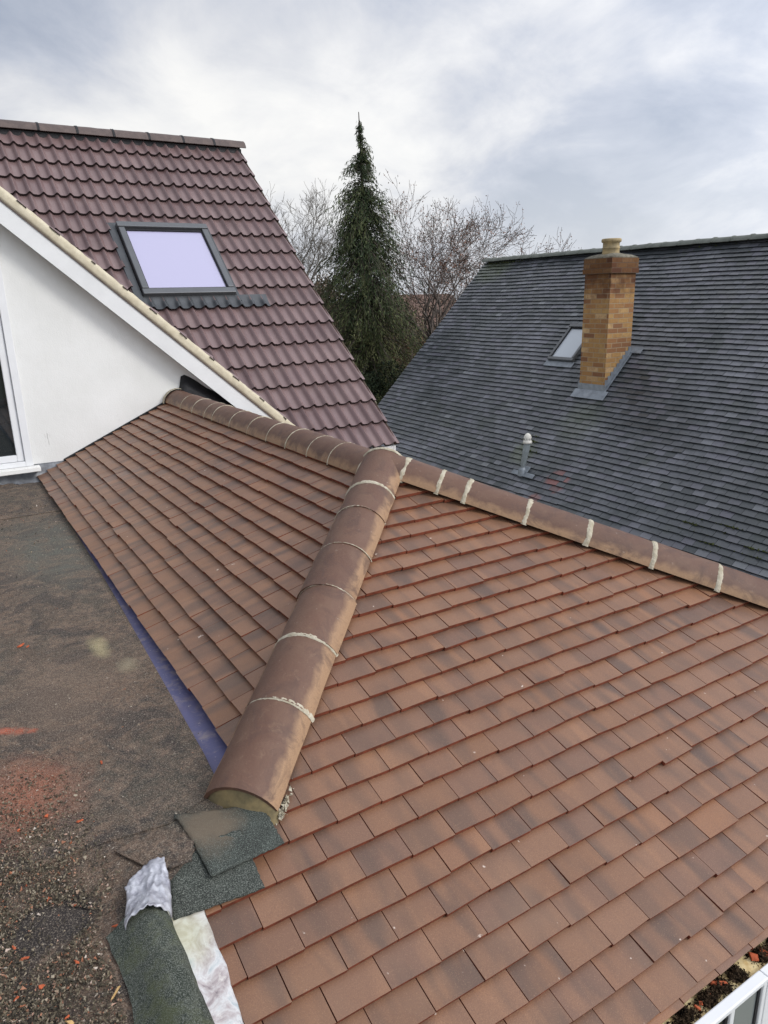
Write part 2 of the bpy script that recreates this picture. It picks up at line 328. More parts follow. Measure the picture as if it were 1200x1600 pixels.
M['felt_green'] = mineral_felt('green_mineral_felt', (.024, .028, .025), (.040, .047, .041))
M['felt_kerb'] = mineral_felt('mossy_mineral_felt', (.032, .040, .030), (.075, .083, .062), 1)
def dusty_felt():
    m, nt, p = mat('dusty_mineral_felt', .9, .25); P = objco(nt)
    fine = noise(nt, P, 380, 3, .8)
    c = mix_n(nt, ramp(nt, noise(nt, P, 12, 5, .7), [(.4, 0), (.62, 1)]), (.030, .033, .030), (.048, .055, .049))
    c = mix_n(nt, ramp(nt, fine, [(.52, 0), (.64, .8)]), c, (.22, .25, .22))
    c = mix_n(nt, ramp(nt, fine, [(.36, .8), (.46, 0)]), c, (.015, .02, .018))
    c = mix_n(nt, math_n(nt, 'MULTIPLY', blob(nt, P, (-1.52, -1.44, -.63), .13, .08, .7, (1, 1, .5), 16), .8), c, (.155, .12, .085))
    L(nt, c, p.inputs['Base Color']); bump(nt, p, fine, .9, .003); return m
M['felt_dusty'] = dusty_felt()
def blue_material():
    m, nt, p = mat('purple_breather_membrane', .5, .45); P = objco(nt)
    w1 = nd(nt, 'ShaderNodeTexWave', Scale=60.0, Distortion=1.5); w1.bands_direction = 'Y'; L(nt, P, w1.inputs['Vector'])
    c = mix_n(nt, math_n(nt, 'MULTIPLY', w1.outputs['Fac'], .5), (.070, .070, .15), (.115, .115, .24))
    c = mix_n(nt, ramp(nt, noise(nt, P, 14, 6, .7), [(.5, 0), (.66, .85)]), c, (.22, .185, .20))
    c = mix_n(nt, ramp(nt, noise(nt, P, 5, 6, .7), [(.46, 0), (.7, .8)]), c, (.085, .075, .14))
    c = mix_n(nt, ramp(nt, noise(nt, P, 60, 3, .6), [(.66, 0), (.74, .8)]), c, (.4, .36, .34))
    L(nt, c, p.inputs['Base Color']); bump(nt, p, noise(nt, P, 30, 4), .5, .006); return m
M['blue'] = blue_material()
def old_lead():
    m, nt, p = mat('oxidised_lead', .45, .5); P = objco(nt)
    n = noise(nt, P, 17, 6, .65, .8)
    c = ramp(nt, n, [(.34, (.17, .14, .15)), (.45, (.36, .32, .32)), (.58, (.52, .52, .52)), (.7, (.32, .37, .39))])
    c = mix_n(nt, ramp(nt, noise(nt, P, 28, 5, .7), [(.55, 0), (.7, .7)]), c, (.62, .60, .56))
    c = mix_n(nt, ramp(nt, noise(nt, P, 16, 5, .7), [(.6, 0), (.72, .7)]), c, (.14, .12, .12))
    c = mix_n(nt, math_n(nt, 'MULTIPLY', blob(nt, P, (-1.68, -1.68, -.72), .13, .06, .8), .6), c, (.42, .42, .25))
    L(nt, c, p.inputs['Base Color']); p.inputs['Metallic'].default_value = .25
    bump(nt, p, noise(nt, P, 26, 5), .4, .006); return m
M['oldlead'] = old_lead()
M['lead_bright'] = simple('bright_creased_lead', (.55, .56, .60), .38, .2, 26, .7, .6, bscale=34, bd=.012, col2=(.26, .26, .30), metal=.2)
M['foam'] = simple('yellow_weathered_wood', (.72, .60, .34), .85, .2, 40, .6, bscale=60, bd=.004, col2=(.50, .36, .16))
M['soil'] = simple('dark_leaf_litter', (.075, .050, .030), .95, .5, 70, .9, .1, bscale=90, bd=.008)
M['shard'] = simple('broken_red_clay', (.50, .115, .045), .85, .2, 60, .3)
M['splinter'] = simple('pale_wood', (.62, .40, .17), .8, .2, 60, .3)

# ------------------------------------------------------------------ ground
def structure(name, mb, m): return tag(mb.build(name, m), kind='structure')
def ground_material():
    m, nt, p = mat('rough_winter_grass', .95, .1); P = objco(nt)
    c = mix_n(nt, ramp(nt, noise(nt, P, .5, 6, .6), [(.4, 0), (.6, 1)]), (.050, .065, .025), (.085, .075, .045))
    L(nt, c, p.inputs['Base Color']); bump(nt, p, noise(nt, P, 8, 5), .6, .05); return m
g = MB(); g.add([(-900, -900, -5), (900, -900, -5), (900, 900, -5), (-900, 900, -5)], [(0, 1, 2, 3)])
structure('ground', g, ground_material())

# ------------------------------------------------------------------ plain tiles
def plain_tiles(mb, O, u, d, n, rows, gauge, width, u0, u1, th, phase, jit=1.0, gap=.003, lift=.0015):
    """rows: distances of the tile tails down the slope from O; tiles laid half bond"""
    O, u, d, n = (np.array(q, float) for q in (O, u, d, n))
    for k, D in enumerate(rows):
        sag = random.uniform(-.0015, .0015)*jit
        ph = phase + (width/2 if k % 2 else 0)
        i0 = math.floor((u0-ph)/width); i1 = math.ceil((u1-ph)/width)
        for i in range(i0, i1):
            a = max(u0, ph+i*width) + gap/2; b = min(u1, ph+(i+1)*width) - gap/2
            if b-a < .012: continue
            cut0 = a-(ph+i*width); lf = random.random()
            dd = D + random.gauss(0, .0018)*jit + sag + (random.choice((-1, 1))*.005*jit if random.random() < .06 else 0)
            tl = random.gauss(0, .0006)*jit; tr = random.gauss(0, .0006)*jit; up = abs(random.gauss(0, lift))*jit
            rot = random.gauss(0, .0012)*jit
            B = gauge*1.55; hz = -1.55*th*1.06
            pts = []; tv = []
            for q in (0, 1):
                for (x, dist, h) in ((a, dd+rot, up+tl), (b, dd-rot, up+tr), (b, dd-B, hz), (a, dd-B, hz)):
                    pts.append(O + u*x + d*dist + n*(h - (th if q else 0)))
                    tv.append(((x-a+cut0)/width, 0 if dist > dd-B/2 else 1, 0))
            mb.add(pts, [(0, 1, 2, 3), (4, 5, 1, 0), (5, 6, 2, 1), (7, 4, 0, 3)], [0, 1, 1, 1], None, tv)
T_ = .45; cs = 1/math.sqrt(1+T_*T_); sn = T_*cs
GP = .0867                                   # gauge in plan

def cap_tile(mb, P0, P1, lat, up, half, rise, th=.014, n=14, a0=72, wob=.001, mi=0, dz0=0, dz1=0, rnd=None):
    """curved ridge or hip tile from P0 to P1 (points on the line where the two slopes meet)"""
    P0, P1, lat, up = (np.array(q, float) for q in (P0, P1, lat, up))
    sh = lat*random.gauss(0, .0016) + up*random.gauss(0, .0008); P0 = P0+sh+lat*random.gauss(0, .001); P1 = P1+sh
    ang = np.radians(np.linspace(-a0, a0, n)); r = half/math.sin(math.radians(a0)); base = rise - r
    ax = (P1-P0); ax /= np.linalg.norm(ax)
    rr = rnd or (random.random(), random.random(), random.random())
    def ring(P, r_, dz):
        return [P + lat*(r_*math.sin(t)) + up*(base + dz + r_*math.cos(t)) for t in ang]
    ts = [(t/np.radians(a0)) for t in ang]
    K = 5; o = [ring(P0+(P1-P0)*k/K, r + random.gauss(0, wob), dz0+(dz1-dz0)*k/K) for k in range(K+1)]
    tv = [(t, k/K, 0) for k in range(K+1) for t in ts]
    mb.grid(np.array(o), mi, rnd=rr, tuv=tv)
    i0 = ring(P0, r-th, dz0); i1 = ring(P1, r-th, dz1)
    for A_, B_ in ((i0, o[0]), (o[-1], i1)): mb.grid(np.array([A_, B_]), mi, rnd=rr, tuv=[(t*.6, 0, 0) for t in ts]*2)
    for j in (0, -1): mb.add([o[0][j], o[-1][j], i1[j], i0[j]], [(0, 1, 2, 3)], mi, rr)
def joint(parent, P, ax, lat, up, half, rise, w, name='mortar_joint', m=None, rag=.004, a0=72):
    mb = MB(); P, ax, lat, up = (np.array(q, float) for q in (P, ax, lat, up))
    r = half/math.sin(math.radians(a0)); base = rise-r; ang = np.radians(np.linspace(-a0-3, a0+3, 40))
    G = []
    pr = (0, .0022, .0028, .0022, 0)
    e0 = rng.normal(0, rag, 40); e1 = rng.normal(0, rag, 40)
    kk = np.ones(5)/5; e0 = np.convolve(e0, kk, 'same'); e1 = np.convolve(e1, kk, 'same')
    for k, q in enumerate(pr):
        row = []
        for j, t in enumerate(ang):
            s_ = -w/2+w*k/4 + (e0[j] if k < 2 else e1[j] if k > 2 else 0)
            rr = r + q - (.002 if k in (0, 4) else 0) + random.gauss(0, .0008)
            row.append(P + ax*s_ + lat*(rr*math.sin(t)) + up*(base + rr*math.cos(t)))
        G.append(row)
    mb.grid(np.array(G)); return mb.build(name, m or M['mortar'], parent, smooth=True)

# ------------------------------------------------------------------ the newly tiled hipped roof
house = empty('tiled_house', (1.0, 0.5, -5), 'low house with a newly tiled brown clay hipped roof running across the foreground', 'house')
rB = [(2.341 - GP*k)/cs for k in range(28)]
rB = [q for q in rB if q > -.01]
h2 = math.sqrt(.5)
# slope towards the camera (falls to -Y)
mb = MB(); plain_tiles(mb, (0, 0, 0), (1, 0, 0), (0, -cs, -sn), (0, -sn, cs), [2.341/cs+.022]+rB, GP/cs, .1635, -1.6, 2.9, .0175, -1.391+.1635/2)
mb.build('tiled_slope', [M['clay'], M['clay_edge']], house, clips=[((0, 0, 0), (-h2, h2, 0)), ((0, 0, 0), (h2, h2, 0))])
# slope towards the flat roof (falls to -X)
rA = [q for q in [(1.335 - GP*k)/cs for k in range(17)] if q > -.01]
mb = MB(); plain_tiles(mb, (0, 0, 0), (0, -1, 0), (-cs, 0, -sn), (-sn, 0, cs), rA, GP/cs, .1635, -3.80, 1.7, .0170, .03)
mb.build('tiled_slope', [M['clay'], M['clay_edge']], house, clips=[((0, 0, 0), (h2, -h2, 0)), ((-.05, 0, 0), (1, 0, 0))])
# far slope (falls to +X) hidden from here but there
mb = MB(); plain_tiles(mb, (0, 0, 0), (0, 1, 0), (cs, 0, -sn), (sn, 0, cs), rA+[(1.335+GP*k)/cs for k in range(1, 17)], GP/cs, .1635, -2.9, 3.80, .0150, .03)
mb.build('tiled_slope', [M['clay'], M['clay_edge']], house, clips=[((0, 0, 0), (-h2, -h2, 0)), ((.05, 0, 0), (-1, 0, 0))])
# roof deck under the tiles so that no light leaks through
mb = MB(); z = lambda q: -T_*q-.05
mb.add([(0, 0, z(0)), (-1.58, -1.58, z(1.58)), (-1.58, -2.30, z(2.3)), (2.3, -2.30, z(2.3)), (2.7, -2.70, z(2.7))], [(0, 1, 2, 3)])
mb.add([(0, 0, z(0)), (0, 3.8, z(0)), (-1.30, 3.8, z(1.30)), (-1.30, -1.30, z(1.30))], [(0, 1, 2, 3)])
mb.add([(0, 0, z(0)), (2.3, -2.3, z(2.3)), (2.3, 3.8, z(2.3)), (0, 3.8, z(0))], [(0, 1, 2, 3)])
mb.build('roof_deck', M['black'], house)
mb = MB(); mb.box(-1.56, 2.5, -2.22, 3.7, -5, -1.32)
mb.build('house_wall', M['render'], house)

R3 = .035
def seam_list(S_, dirv, up, lat, half, rise, pitch_dz, joints, parent, end, w, mats=None, name='hip_tile'):
    dirv = np.array(dirv, float); pts = joints
    for a, b in zip(pts[:-1], pts[1:]):
        mb = MB(); cap_tile(mb, dirv*(a+.0), dirv*(b+.004), lat, up, half, rise, dz0=-.0015, dz1=.0025)
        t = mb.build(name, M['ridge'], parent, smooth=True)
        mod(t, 'EDGE_SPLIT', split_angle=math.radians(50))
        if b != pts[-1]: joint(t, dirv*b, dirv, lat, up, half, rise, w)
lenh = math.sqrt(2+T_*T_)
hd = V3(-1, -1, -T_)/lenh; sc = lenh/math.sqrt(2)   # s (plan) -> length
hup = np.cross(V3(1, -1, 0)/math.sqrt(2), hd); hup = hup if hup[2] > 0 else -hup
js = [q*sc for q in (-.03, .29, .50, .78, 1.055, 1.335, 1.635, 1.975)]
lat1 = V3(1, -1, 0)/math.sqrt(2)
seams1 = js
for i, (a, b) in enumerate(zip(js[:-1], js[1:])):
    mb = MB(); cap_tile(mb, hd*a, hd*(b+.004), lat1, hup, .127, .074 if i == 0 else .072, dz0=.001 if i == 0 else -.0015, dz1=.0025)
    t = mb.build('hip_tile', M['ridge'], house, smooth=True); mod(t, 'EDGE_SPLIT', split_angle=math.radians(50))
    if i < 6: joint(t, hd*b, hd, lat1, hup, .126, .072, (.024, .009, .008, .009, .022, .022)[i], rag=.003 if i in (0, 4, 5) else .001)
hd2 = V3(1, -1, -T_)/lenh; lat2 = V3(1, 1, 0)/math.sqrt(2)
hup2 = np.cross(lat2, hd2); hup2 = hup2 if hup2[2] > 0 else -hup2
j2 = [q*sc for q in (.04, .32, .46, .772, 1.081, 1.402, 1.715, 2.03, 2.35, 2.66, 2.97, 3.28)]
for i, (a, b) in enumerate(zip(j2[:-1], j2[1:])):
    mb = MB(); cap_tile(mb, hd2*a, hd2*b, lat2, hup2, .126, .072)
    t = mb.build('hip_tile', M['ridge'], house, smooth=True); mod(t, 'EDGE_SPLIT', split_angle=math.radians(50))
    joint(t, hd2*b, hd2, lat2, hup2, .126, .072, .028, rag=.0045)
jr = [.02, .406, .683, .999, 1.311, 1.663, 2.029, 2.424, 2.62, 2.95, 3.28, 3.80]
for i, (a, b) in enumerate(zip(jr[:-1], jr[1:])):
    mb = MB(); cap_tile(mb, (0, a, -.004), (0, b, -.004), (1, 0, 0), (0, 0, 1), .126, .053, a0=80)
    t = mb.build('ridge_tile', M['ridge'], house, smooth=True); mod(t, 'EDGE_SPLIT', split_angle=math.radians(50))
    if i < 10: joint(t, (0, b, -.004), V3(0, 1, 0), V3(1, 0, 0), V3(0, 0, 1), .126, .053, .009, rag=.001, a0=80)
# mortar bedding collar where the three lines of tiles meet, and the dome of tile under it
mb = MB()
for (dv, lt, upv, s0) in ((hd, lat1, hup, .135), (hd2, lat2, hup2, .115)):
    pass
mb = MB(); r0 = []
for k, (r, zt) in enumerate(((.002, .060), (.05, .056), (.09, .035), (.125, .0), (.145, -.035), (.155, -.085))):
    r0.append([(r*math.cos(a)+random.gauss(0, .002), r*math.sin(a)+random.gauss(0, .002), zt+random.gauss(0, .0015)-.004) for a in np.linspace(0, 2*math.pi, 36, endpoint=False)])
mb.grid(np.array(r0), close=True); mb.build('mortar_bedding', M['mortar'], house, smooth=True)
joint(house, hd*js[0], hd, lat1, hup, .129, .077, .018, 'mortar_bedding', rag=.003)
joint(house, hd2*.135, hd2, lat2, hup2, .128, .072, .035, 'mortar_bedding', rag=.008)
joint(house, V3(0, 3.775, -.004), V3(0, 1, 0), V3(1, 0, 0), V3(0, 0, 1), .145, .070, .06, 'mortar_bedding', rag=.010, a0=80)
# end of the hip filled with smoothed mortar
mb = MB(); Pe = hd*js[-1]; r = .126/math.sin(math.radians(72)); G = []
for k in np.linspace(0, 1, 9):
    row = []
    for t in np.radians(np.linspace(-74, 74, 25)):
        base = .072 - r; rr = r-.006
        top = V3(*lat1)*(rr*math.sin(t)) + hup*(base + rr*math.cos(t))
        bot = V3(*lat1)*(rr*math.sin(t)*1.02) + hup*(-.05-.035*math.cos(t))
        q = bot+(top-bot)*k
        row.append(Pe + q - hd*(.003+.008*math.sin(k*3.1)*math.cos(t)) + hd*(.085*(1-k)*math.cos(t)+.012*(1-k)))
    G.append(row)
mb.grid(np.array(G)); mb.build('mortar_end', M['mortar_old'], house, smooth=True)
mb = MB()          # crumbs of mortar squeezed out beside the hip
for i in range(150):
    side = random.choice((1, 1, 1, -1)); s_ = random.choice((js[-1]-abs(random.gauss(0, .05)), js[-1]-abs(random.gauss(0, .03))))
    P = hd*s_ + lat1*side*(.123+abs(random.gauss(0, .007)) if s_ < js[-1]-.06 or True else 0) - V3(0, 0, .038)
    rr = random.uniform(.0015, .0055)
    mb.add([P+rng.normal(0, rr, 3) for _ in range(5)], [(0, 1, 2), (0, 2, 3), (0, 3, 1), (1, 2, 4), (2, 3, 4), (3, 1, 4)])
for i in range(260):   # bed under the end
    t = random.uniform(-1, 1); P = Pe + lat1*t*.125 + hd*random.uniform(-.004, .016) - V3(0, 0, .05+random.uniform(0, .02)); rr = random.uniform(.002, .006)
    mb.add([P+rng.normal(0, rr, 3) for _ in range(5)], [(0, 1, 2), (0, 2, 3), (0, 3, 1), (1, 2, 4), (2, 3, 4), (3, 1, 4)])
tag(mb.build('mortar_crumbs', M['mortar'], house), kind='stuff')

# purple membrane showing between the tiles and the flat roof
mb = MB(); ys = np.linspace(3.75, -1.36, 46); G = []
for y in ys:
    wv = .004*math.sin(y*5)+random.gauss(0, .0015)
    G.append([(-1.20, y, -.615+wv), (-1.30, y, -.638+wv), (-1.37, y, -.641+random.gauss(0, .001)), (-1.47, y, -.642)])
mb.grid(np.array(G)); mb.build('roofing_underlay', M['blue'], house, smooth=True)

# wall plate board under the front eaves with the window below it
mb = MB(); mb.box(-1.56, 2.6, -2.3995, -2.22, -1.36, -1.094)
eb = bevel(mb.build('eaves_board', M['foam'], house), .003)
WIN0, WIN1 = -1.30, -.20
def window(x0, x1, y, ztop, zbot):
    fr = MB()
    fr.box(x0, x1, y-.030, y+.002, ztop-.018, ztop); fr.box(x0, x1, y-.030, y+.002, zbot, zbot+.06)
    edges = np.array([x0+.02, -.83, -.362, x1-.004])
    for i, e in enumerate(edges): fr.box(e-.011, e+.011, y-.027, y+.001, zbot+.06, ztop-.018)
    w = bevel(fr.build('window', M['upvc'], house), .004)
    for i in range(3):
        s1 = MB(); a, b = edges[i]+.011, edges[i+1]-.011
        s1.box(a+.012, b-.012, y-.016, y-.012, zbot+.08, ztop-.028)
        s1.build('pane', M['greyglass'] if i != 1 else M['darkglass'], w)
        s2 = MB(); s2.box(a, b, y-.020, y-.006, ztop-.028, ztop-.0185); s2.box(a, b, y-.020, y-.006, zbot+.061, zbot+.08)
        s2.box(a, a+.012, y-.020, y-.006, zbot+.08, ztop-.028); s2.box(b-.012, b, y-.020, y-.006, zbot+.08, ztop-.028)
        s2.build('glazing_bead', M['black'], w)
    return w
window(WIN0, WIN1, -2.402, -1.080, -2.3)
mb = MB(); mb.box(-.1985, 2.4, -2.432, -2.401, -2.3, -1.080); mb.box(-1.55, -1.3015, -2.432, -2.401, -2.3, -1.080); bevel(mb.build('window_panel', M['upvc'], house), .003)
# leaf litter and broken tile lying on the board
mb = MB()
for (cx, w_) in ((-.62, .05), (-.50, .045), (-.40, .035), (-.335, .03), (-.26, .03), (-.13, .04), (-.05, .04), (.06, .05), (.2, .05)):
    for i in range(900):
        x = random.gauss(cx, w_*.5); y = -2.372+random.gauss(0, .013); hgt = max(0, .012-abs(x-cx)*.2)
        if y > -2.345 or y < -2.396: continue
        P = V3(x, y, -1.094+random.uniform(0, hgt+.003)); rr = random.uniform(.001, .004)
        mb.add([P+rng.normal(0, rr, 3) for _ in range(4)], [(0, 1, 2), (0, 2, 3), (0, 3, 1), (1, 3, 2)])
tag(mb.build('leaf_litter', M['soil']), 'dark leaf litter and grit heaped on the yellow board above the window', 'debris', kind='stuff')
def shard(name, P, size, label, group, m=None, flat=.35, cat='tile fragment', stretch=1.0):
    bm = bmesh.new(); n = random.choice((5, 6, 7)); a = sorted(random.uniform(0, 2*math.pi) for _ in range(n))
    rz = random.uniform(0, 3.14); tilt = random.uniform(-.4, .4)
    R = Matrix.Rotation(rz, 3, 'Z') @ Matrix.Rotation(tilt, 3, 'X')
    mbx = MB(); lo = []; hi = []
    for q in a:
        rr = size*random.uniform(.7, 1.1); v = Vector((rr*math.cos(q)*stretch, rr*math.sin(q)/stretch, 0))
        lo.append(np.array(R @ v)+P); hi.append(np.array(R @ (v*.85+Vector((0, 0, size*flat*random.uniform(.7, 1.3)))))+P)
    mbx.add(lo+hi, [tuple(range(n, 2*n)), tuple(range(n-1, -1, -1))]+[(i, (i+1) % n, n+(i+1) % n, n+i) for i in range(n)])
    bm.free(); o = mbx.build(name, m or M['shard']); o.location = (0, 0, 0)
    return tag(o, label, cat, group)
G1 = 'broken red clay pieces above the window'
for i, (x, y, s_) in enumerate(((-.45, -2.375, .012), (-.43, -2.37, .010), (-.335, -2.362, .020), (-.385, -2.365, .008), (-.165, -2.362, .018), (-.13, -2.382, .022), (-.06, -2.37, .014), (.05, -2.37, .018))):
    shard('clay_shard', V3(x, y, -1.088), s_, ('largest curved red clay shard leaning in the litter above the window' if i == 2 else
          'red clay shard in the litter on the board above the window'), G1, stretch=1.4 if i in (2, 5) else 1.1)

# ------------------------------------------------------------------ flat roof
flat = empty('flat_roof', (-4.0, 0, -.63), 'flat felted roof deck covered in dirt, grit and dust at left', 'roof')
def felt_sheet(poly, z, name='felt_sheet', m=None, th=.004, drop=.0):
    mb = MB(); n = len(poly)
    mb.add([(x, y, z) for x, y in poly]+[(x, y, z-th) for x, y in poly], [tuple(range(n)), tuple(range(2*n-1, n-1, -1))]+[(i, n+i, n+(i+1) % n, (i+1) % n) for i in range(n)])
    return mb.build(name, m or M['felt'], flat)
edge = [(-1.455, -1.42), (-1.425, -1.27), (-1.410, -1.1), (-1.400, -.8), (-1.387, -.4), (-1.371, .1), (-1.355, .6), (-1.342, 1.1), (-1.331, 1.7), (-1.322, 2.3), (-1.315, 2.9), (-1.312, 3.4), (-1.312, 3.77)]
low = [(-7, -4.6), (-1.715, -4.6), (-1.715, -1.62), (-1.60, -1.53)]
felt_sheet(low+edge+[(-7, 3.77)], -.634, th=.006)
felt_sheet([(-7, 2.62), (-1.319, 2.52)]+[e for e in edge if e[1] > 2.55]+[(-7, 3.77)], -.629)
felt_sheet([(-7, -1.30), (-1.79, -1.345), (-1.60, -1.372)]+[(-1.424, -1.29)]+[e for e in edge if -1.25 < e[1] < 1.2]+[(-7, .9)], -.6295)
felt_sheet([(-2.3, 3.40), (-1.74, 3.33), (-1.72, 3.77), (-2.3, 3.77)], -.624)
# small dusty patch pieces round the foot of the hip
felt_sheet([(-1.72, -1.50), (-1.775, -1.40), (-1.62, -1.385), (-1.557, -1.37), (-1.56, -1.46), (-1.60, -1.56), (-1.66, -1.555)], -.6235)
mb = MB(); mb.box(-6.9, -1.72, -4.5, 3.7, -5, -.64); mb.build('roof_base', M['render'], flat)
# felt covered kerb along the edge above the lower tiles
mb = MB(); G = []
prof = [(-1.850, -.627), (-1.842, -.622), (-1.83, -.614), (-1.805, -.594), (-1.78, -.578), (-1.757, -.573), (-1.735, -.578), (-1.718, -.590), (-1.707, -.615), (-1.704, -.70), (-1.702, -1.25)]
for i, y in enumerate(np.linspace(-1.69, -4.6, 120)):
    w = .004*math.sin(y*9)+.003*math.sin(y*23)
    taper = min(1, (-1.62-y)/.12)
    G.append([(x+w*(1 if j < 7 else .3)+random.gauss(0, .0012), y, zq if j > 8 else -.627+(zq+.627)*(.8+.2*taper)+random.gauss(0, .0012)) for j, (x, zq) in enumerate(prof)])
mb.grid(np.array(G)); mb.build('felt_kerb', M['felt_kerb'], flat, smooth=True)
zb = lambda y: T_*y           # height of the front slope
mb = MB(); G = []
for i, y in enumerate(np.linspace(-1.585, -2.40, 40)):
    e = .003*math.sin(y*31)+.002*math.sin(y*70)
    G.append([(-1.701, y, zb(y)+.045), (-1.690, y, zb(y)+.012), (-1.64, y, zb(y)+.006+random.gauss(0, .0008)), (-1.600+e, y, zb(y)+.006+.002*math.sin(y*25)), (-1.597+e, y, zb(y)+.001)])
mb.grid(np.array(G)); mb.build('lead_flashing', M['oldlead'], flat, smooth=True)
def sheet(name, cor, m, nu=24, nv=18, th=.005, sag=None, rag=.0012):
    """four corners (counter-clockwise) -> slightly uneven sheet with thickness"""
    c = [np.array(q, float) for q in cor]; G = []
    for i in range(nu+1):
        row = []
        for j in range(nv+1):
            a, b = i/nu, j/nv
            P = (c[0]*(1-a)+c[1]*a)*(1-b)+(c[3]*(1-a)+c[2]*a)*b
            if sag: P = P + V3(*sag(a, b))
            ed = min(a, 1-a, b, 1-b) == 0
            row.append(P + V3(random.gauss(0, rag if ed else 0), random.gauss(0, rag if ed else 0), random.gauss(0, .0012)))
        G.append(row)
    mb = MB(); mb.grid(np.array(G)); o = mb.build(name, m, flat, smooth=True)
    return mod(o, 'SOLIDIFY', thickness=th, offset=1)
B_ = lambda x, y, h: (x, y, zb(y)+h)
sheet('felt_patch', [(-1.652, -1.49, -.624), B_(-1.682, -1.633, .012), B_(-1.430, -1.652, .008), (-1.437, -1.50, -.640)], M['felt_green'], sag=lambda a, b: (0, 0, .016*math.sin(a*3.14)*(1-b)))
sheet('felt_patch', [(-1.590, -1.355, -.618), B_(-1.562, -1.600, .050), B_(-1.330, -1.572, .020), (-1.345, -1.44, -.630)], M['felt_dusty'], sag=lambda a, b: (0, 0, .022*math.sin(a*3.14)*(1-b)))
# folded lead saddle over the end of the kerb
mb = MB(); G = []
c00, c10, c11, c01 = V3(-1.800, -1.535, -.616), V3(-1.806, -1.725, -.606), V3(-1.698, -1.735, -.630), V3(-1.658, -1.530, -.600)
for i in range(37):
    row = []
    for j in range(45):
        a, b = i/36, j/44
        P = (c00*(1-a)+c10*a)*(1-b)+(c01*(1-a)+c11*a)*b
        arch = math.sin(math.pi*min(1, max(0, b*1.0)))
        P[2] += (.004+.060*a*a)*arch**.45 + .003*math.sin(b*9+a*4)
        P[1] += -.012*math.sin(b*6)*(1-a)
        P[0] += .010*a*(1-b)*math.sin(a*3)
        P[0] += .012*math.sin(a*5)*(1-b)
        mid_ = (c00+c10+c11+c01)/4
        for (qa, qb, kk) in ((0, 0, .34), (0, 1, .12), (1, 1, .10)):
            w_ = max(0, 1-math.hypot(a-qa, b-qb)/.55); P[:2] += (mid_[:2]-P[:2])*kk*w_**1.5
        nz = noise3.noise(Vector((a*5.1, b*6.3, 1.7))); n4 = noise3.noise(Vector((a*13, b*11, 7.7)))
        P += V3(n4*.003, n4*.002, abs(nz)*-.012+n4*.0035+.004); row.append(P)
    G.append(row)
mb.grid(np.array(G)); mod(mb.build('lead_saddle', M['lead_bright'], flat, smooth=True), 'SOLIDIFY', thickness=.003, offset=1)

# grit on the flat roof
def inside_wet(x, y): return ((x+1.965)/.085)**2+((y+1.59)/.085)**2 < 1+.25*math.sin(40*x)
mb = MB(); cnt = 0
FPATH = []
for i in range(80000):
    x = random.uniform(-2.25, -1.72); y = random.uniform(-2.3, -.7)
    dens = min(1, max(0, (-x-1.77)/.17)) * min(1, max(.0, (-y-.75)/.75))
    dens = dens**1.15
    if x > -1.86 and y < -1.62: dens = 0
    if inside_wet(x, y): dens *= .12
    dens *= .45+.55*(math.sin(x*37+1)*math.sin(y*23) > -.35)
    if random.random() > dens: continue
    rr = random.choice((.0010, .0014, .0019, .0027))*random.uniform(.7, 1.25); P = V3(x, y, -.6285+rr*.5)
    q = [P+V3(*(rng.normal(0, 1, 3)*rr)) for _ in range(5)]
    mb.add(q, [(0, 1, 2), (0, 2, 3), (0, 3, 1), (1, 2, 4), (2, 3, 4), (3, 1, 4)])
for i in range(5200):      # scattered specks further up
    y = random.uniform(-1.4, 3.6); x = random.uniform(-2.3, -1.38)
    if random.random() > (.25 + .75*math.exp(-((x+1.75)**2+(y-2.6)**2)/.18)): continue
    rr = random.choice((.0012, .0018, .0026))*(1.5 if y > 1.5 else 1); P = V3(x, y, -.6285+rr*.5)
    mb.add([P+V3(*(rng.normal(0, 1, 3)*rr)) for _ in range(4)], [(0, 1, 2), (0, 2, 3), (0, 3, 1), (1, 3, 2)])
def grit_material():
    m, nt, p = mat('mixed_grit', .9, .2)
    R = attr(nt, 'rnd'); sr = nd(nt, 'ShaderNodeSeparateColor'); L(nt, R.outputs['Color'], sr.inputs[0])
    c = ramp(nt, sr.outputs[0], [(0, (.035, .032, .026)), (.4, (.085, .072, .050)), (.65, (.17, .14, .095)), (.86, (.28, .24, .18)), (.955, (.33, .13, .07)), (1, (.48, .44, .38))])
    L(nt, c, p.inputs['Base Color']); return m
M['grit'] = grit_material()
tag(mb.build('roof_grit', M['grit']), 'loose grit, gravel and dirt spread over the flat roof', 'grit', kind='stuff')
G2 = 'orange clay chips on the flat roof'
for i, (x, y, s_) in enumerate(((-2.037, -1.183, .013), (-1.847, .179, .016), (-1.825, .149, .010), (-1.961, -1.482, .009), (-1.927, -1.721, .010), (-2.03, -1.649, .008), (-1.828, -1.672, .008),
        (-2.007, -1.748, .009), (-2.05, -1.60, .006), (-1.718, -.949, .008), (-1.746, -1.101, .009), (-1.917, -1.137, .009), (-1.835, -1.215, .009), (-1.993, -1.159, .007), (-1.97, -1.86, .006), (-2.06, -1.75, .007), (-2.0, -1.40, .005), (-1.90, -1.55, .006))):
    lb = 'small orange clay chip lying among the grit on the flat roof'
    if i == 0: lb = 'bright orange clay chip at the left edge of the photo beside the reddish dust'
    if i == 1: lb = 'dark red clay chip far up the flat roof, alone on the bare felt'
    if i == 4: lb = 'large orange clay chip in the thick grit just below the wet bare patch'
    shard('clay_chip', V3(x, y, -.6265), s_, lb, G2, stretch=1.3)
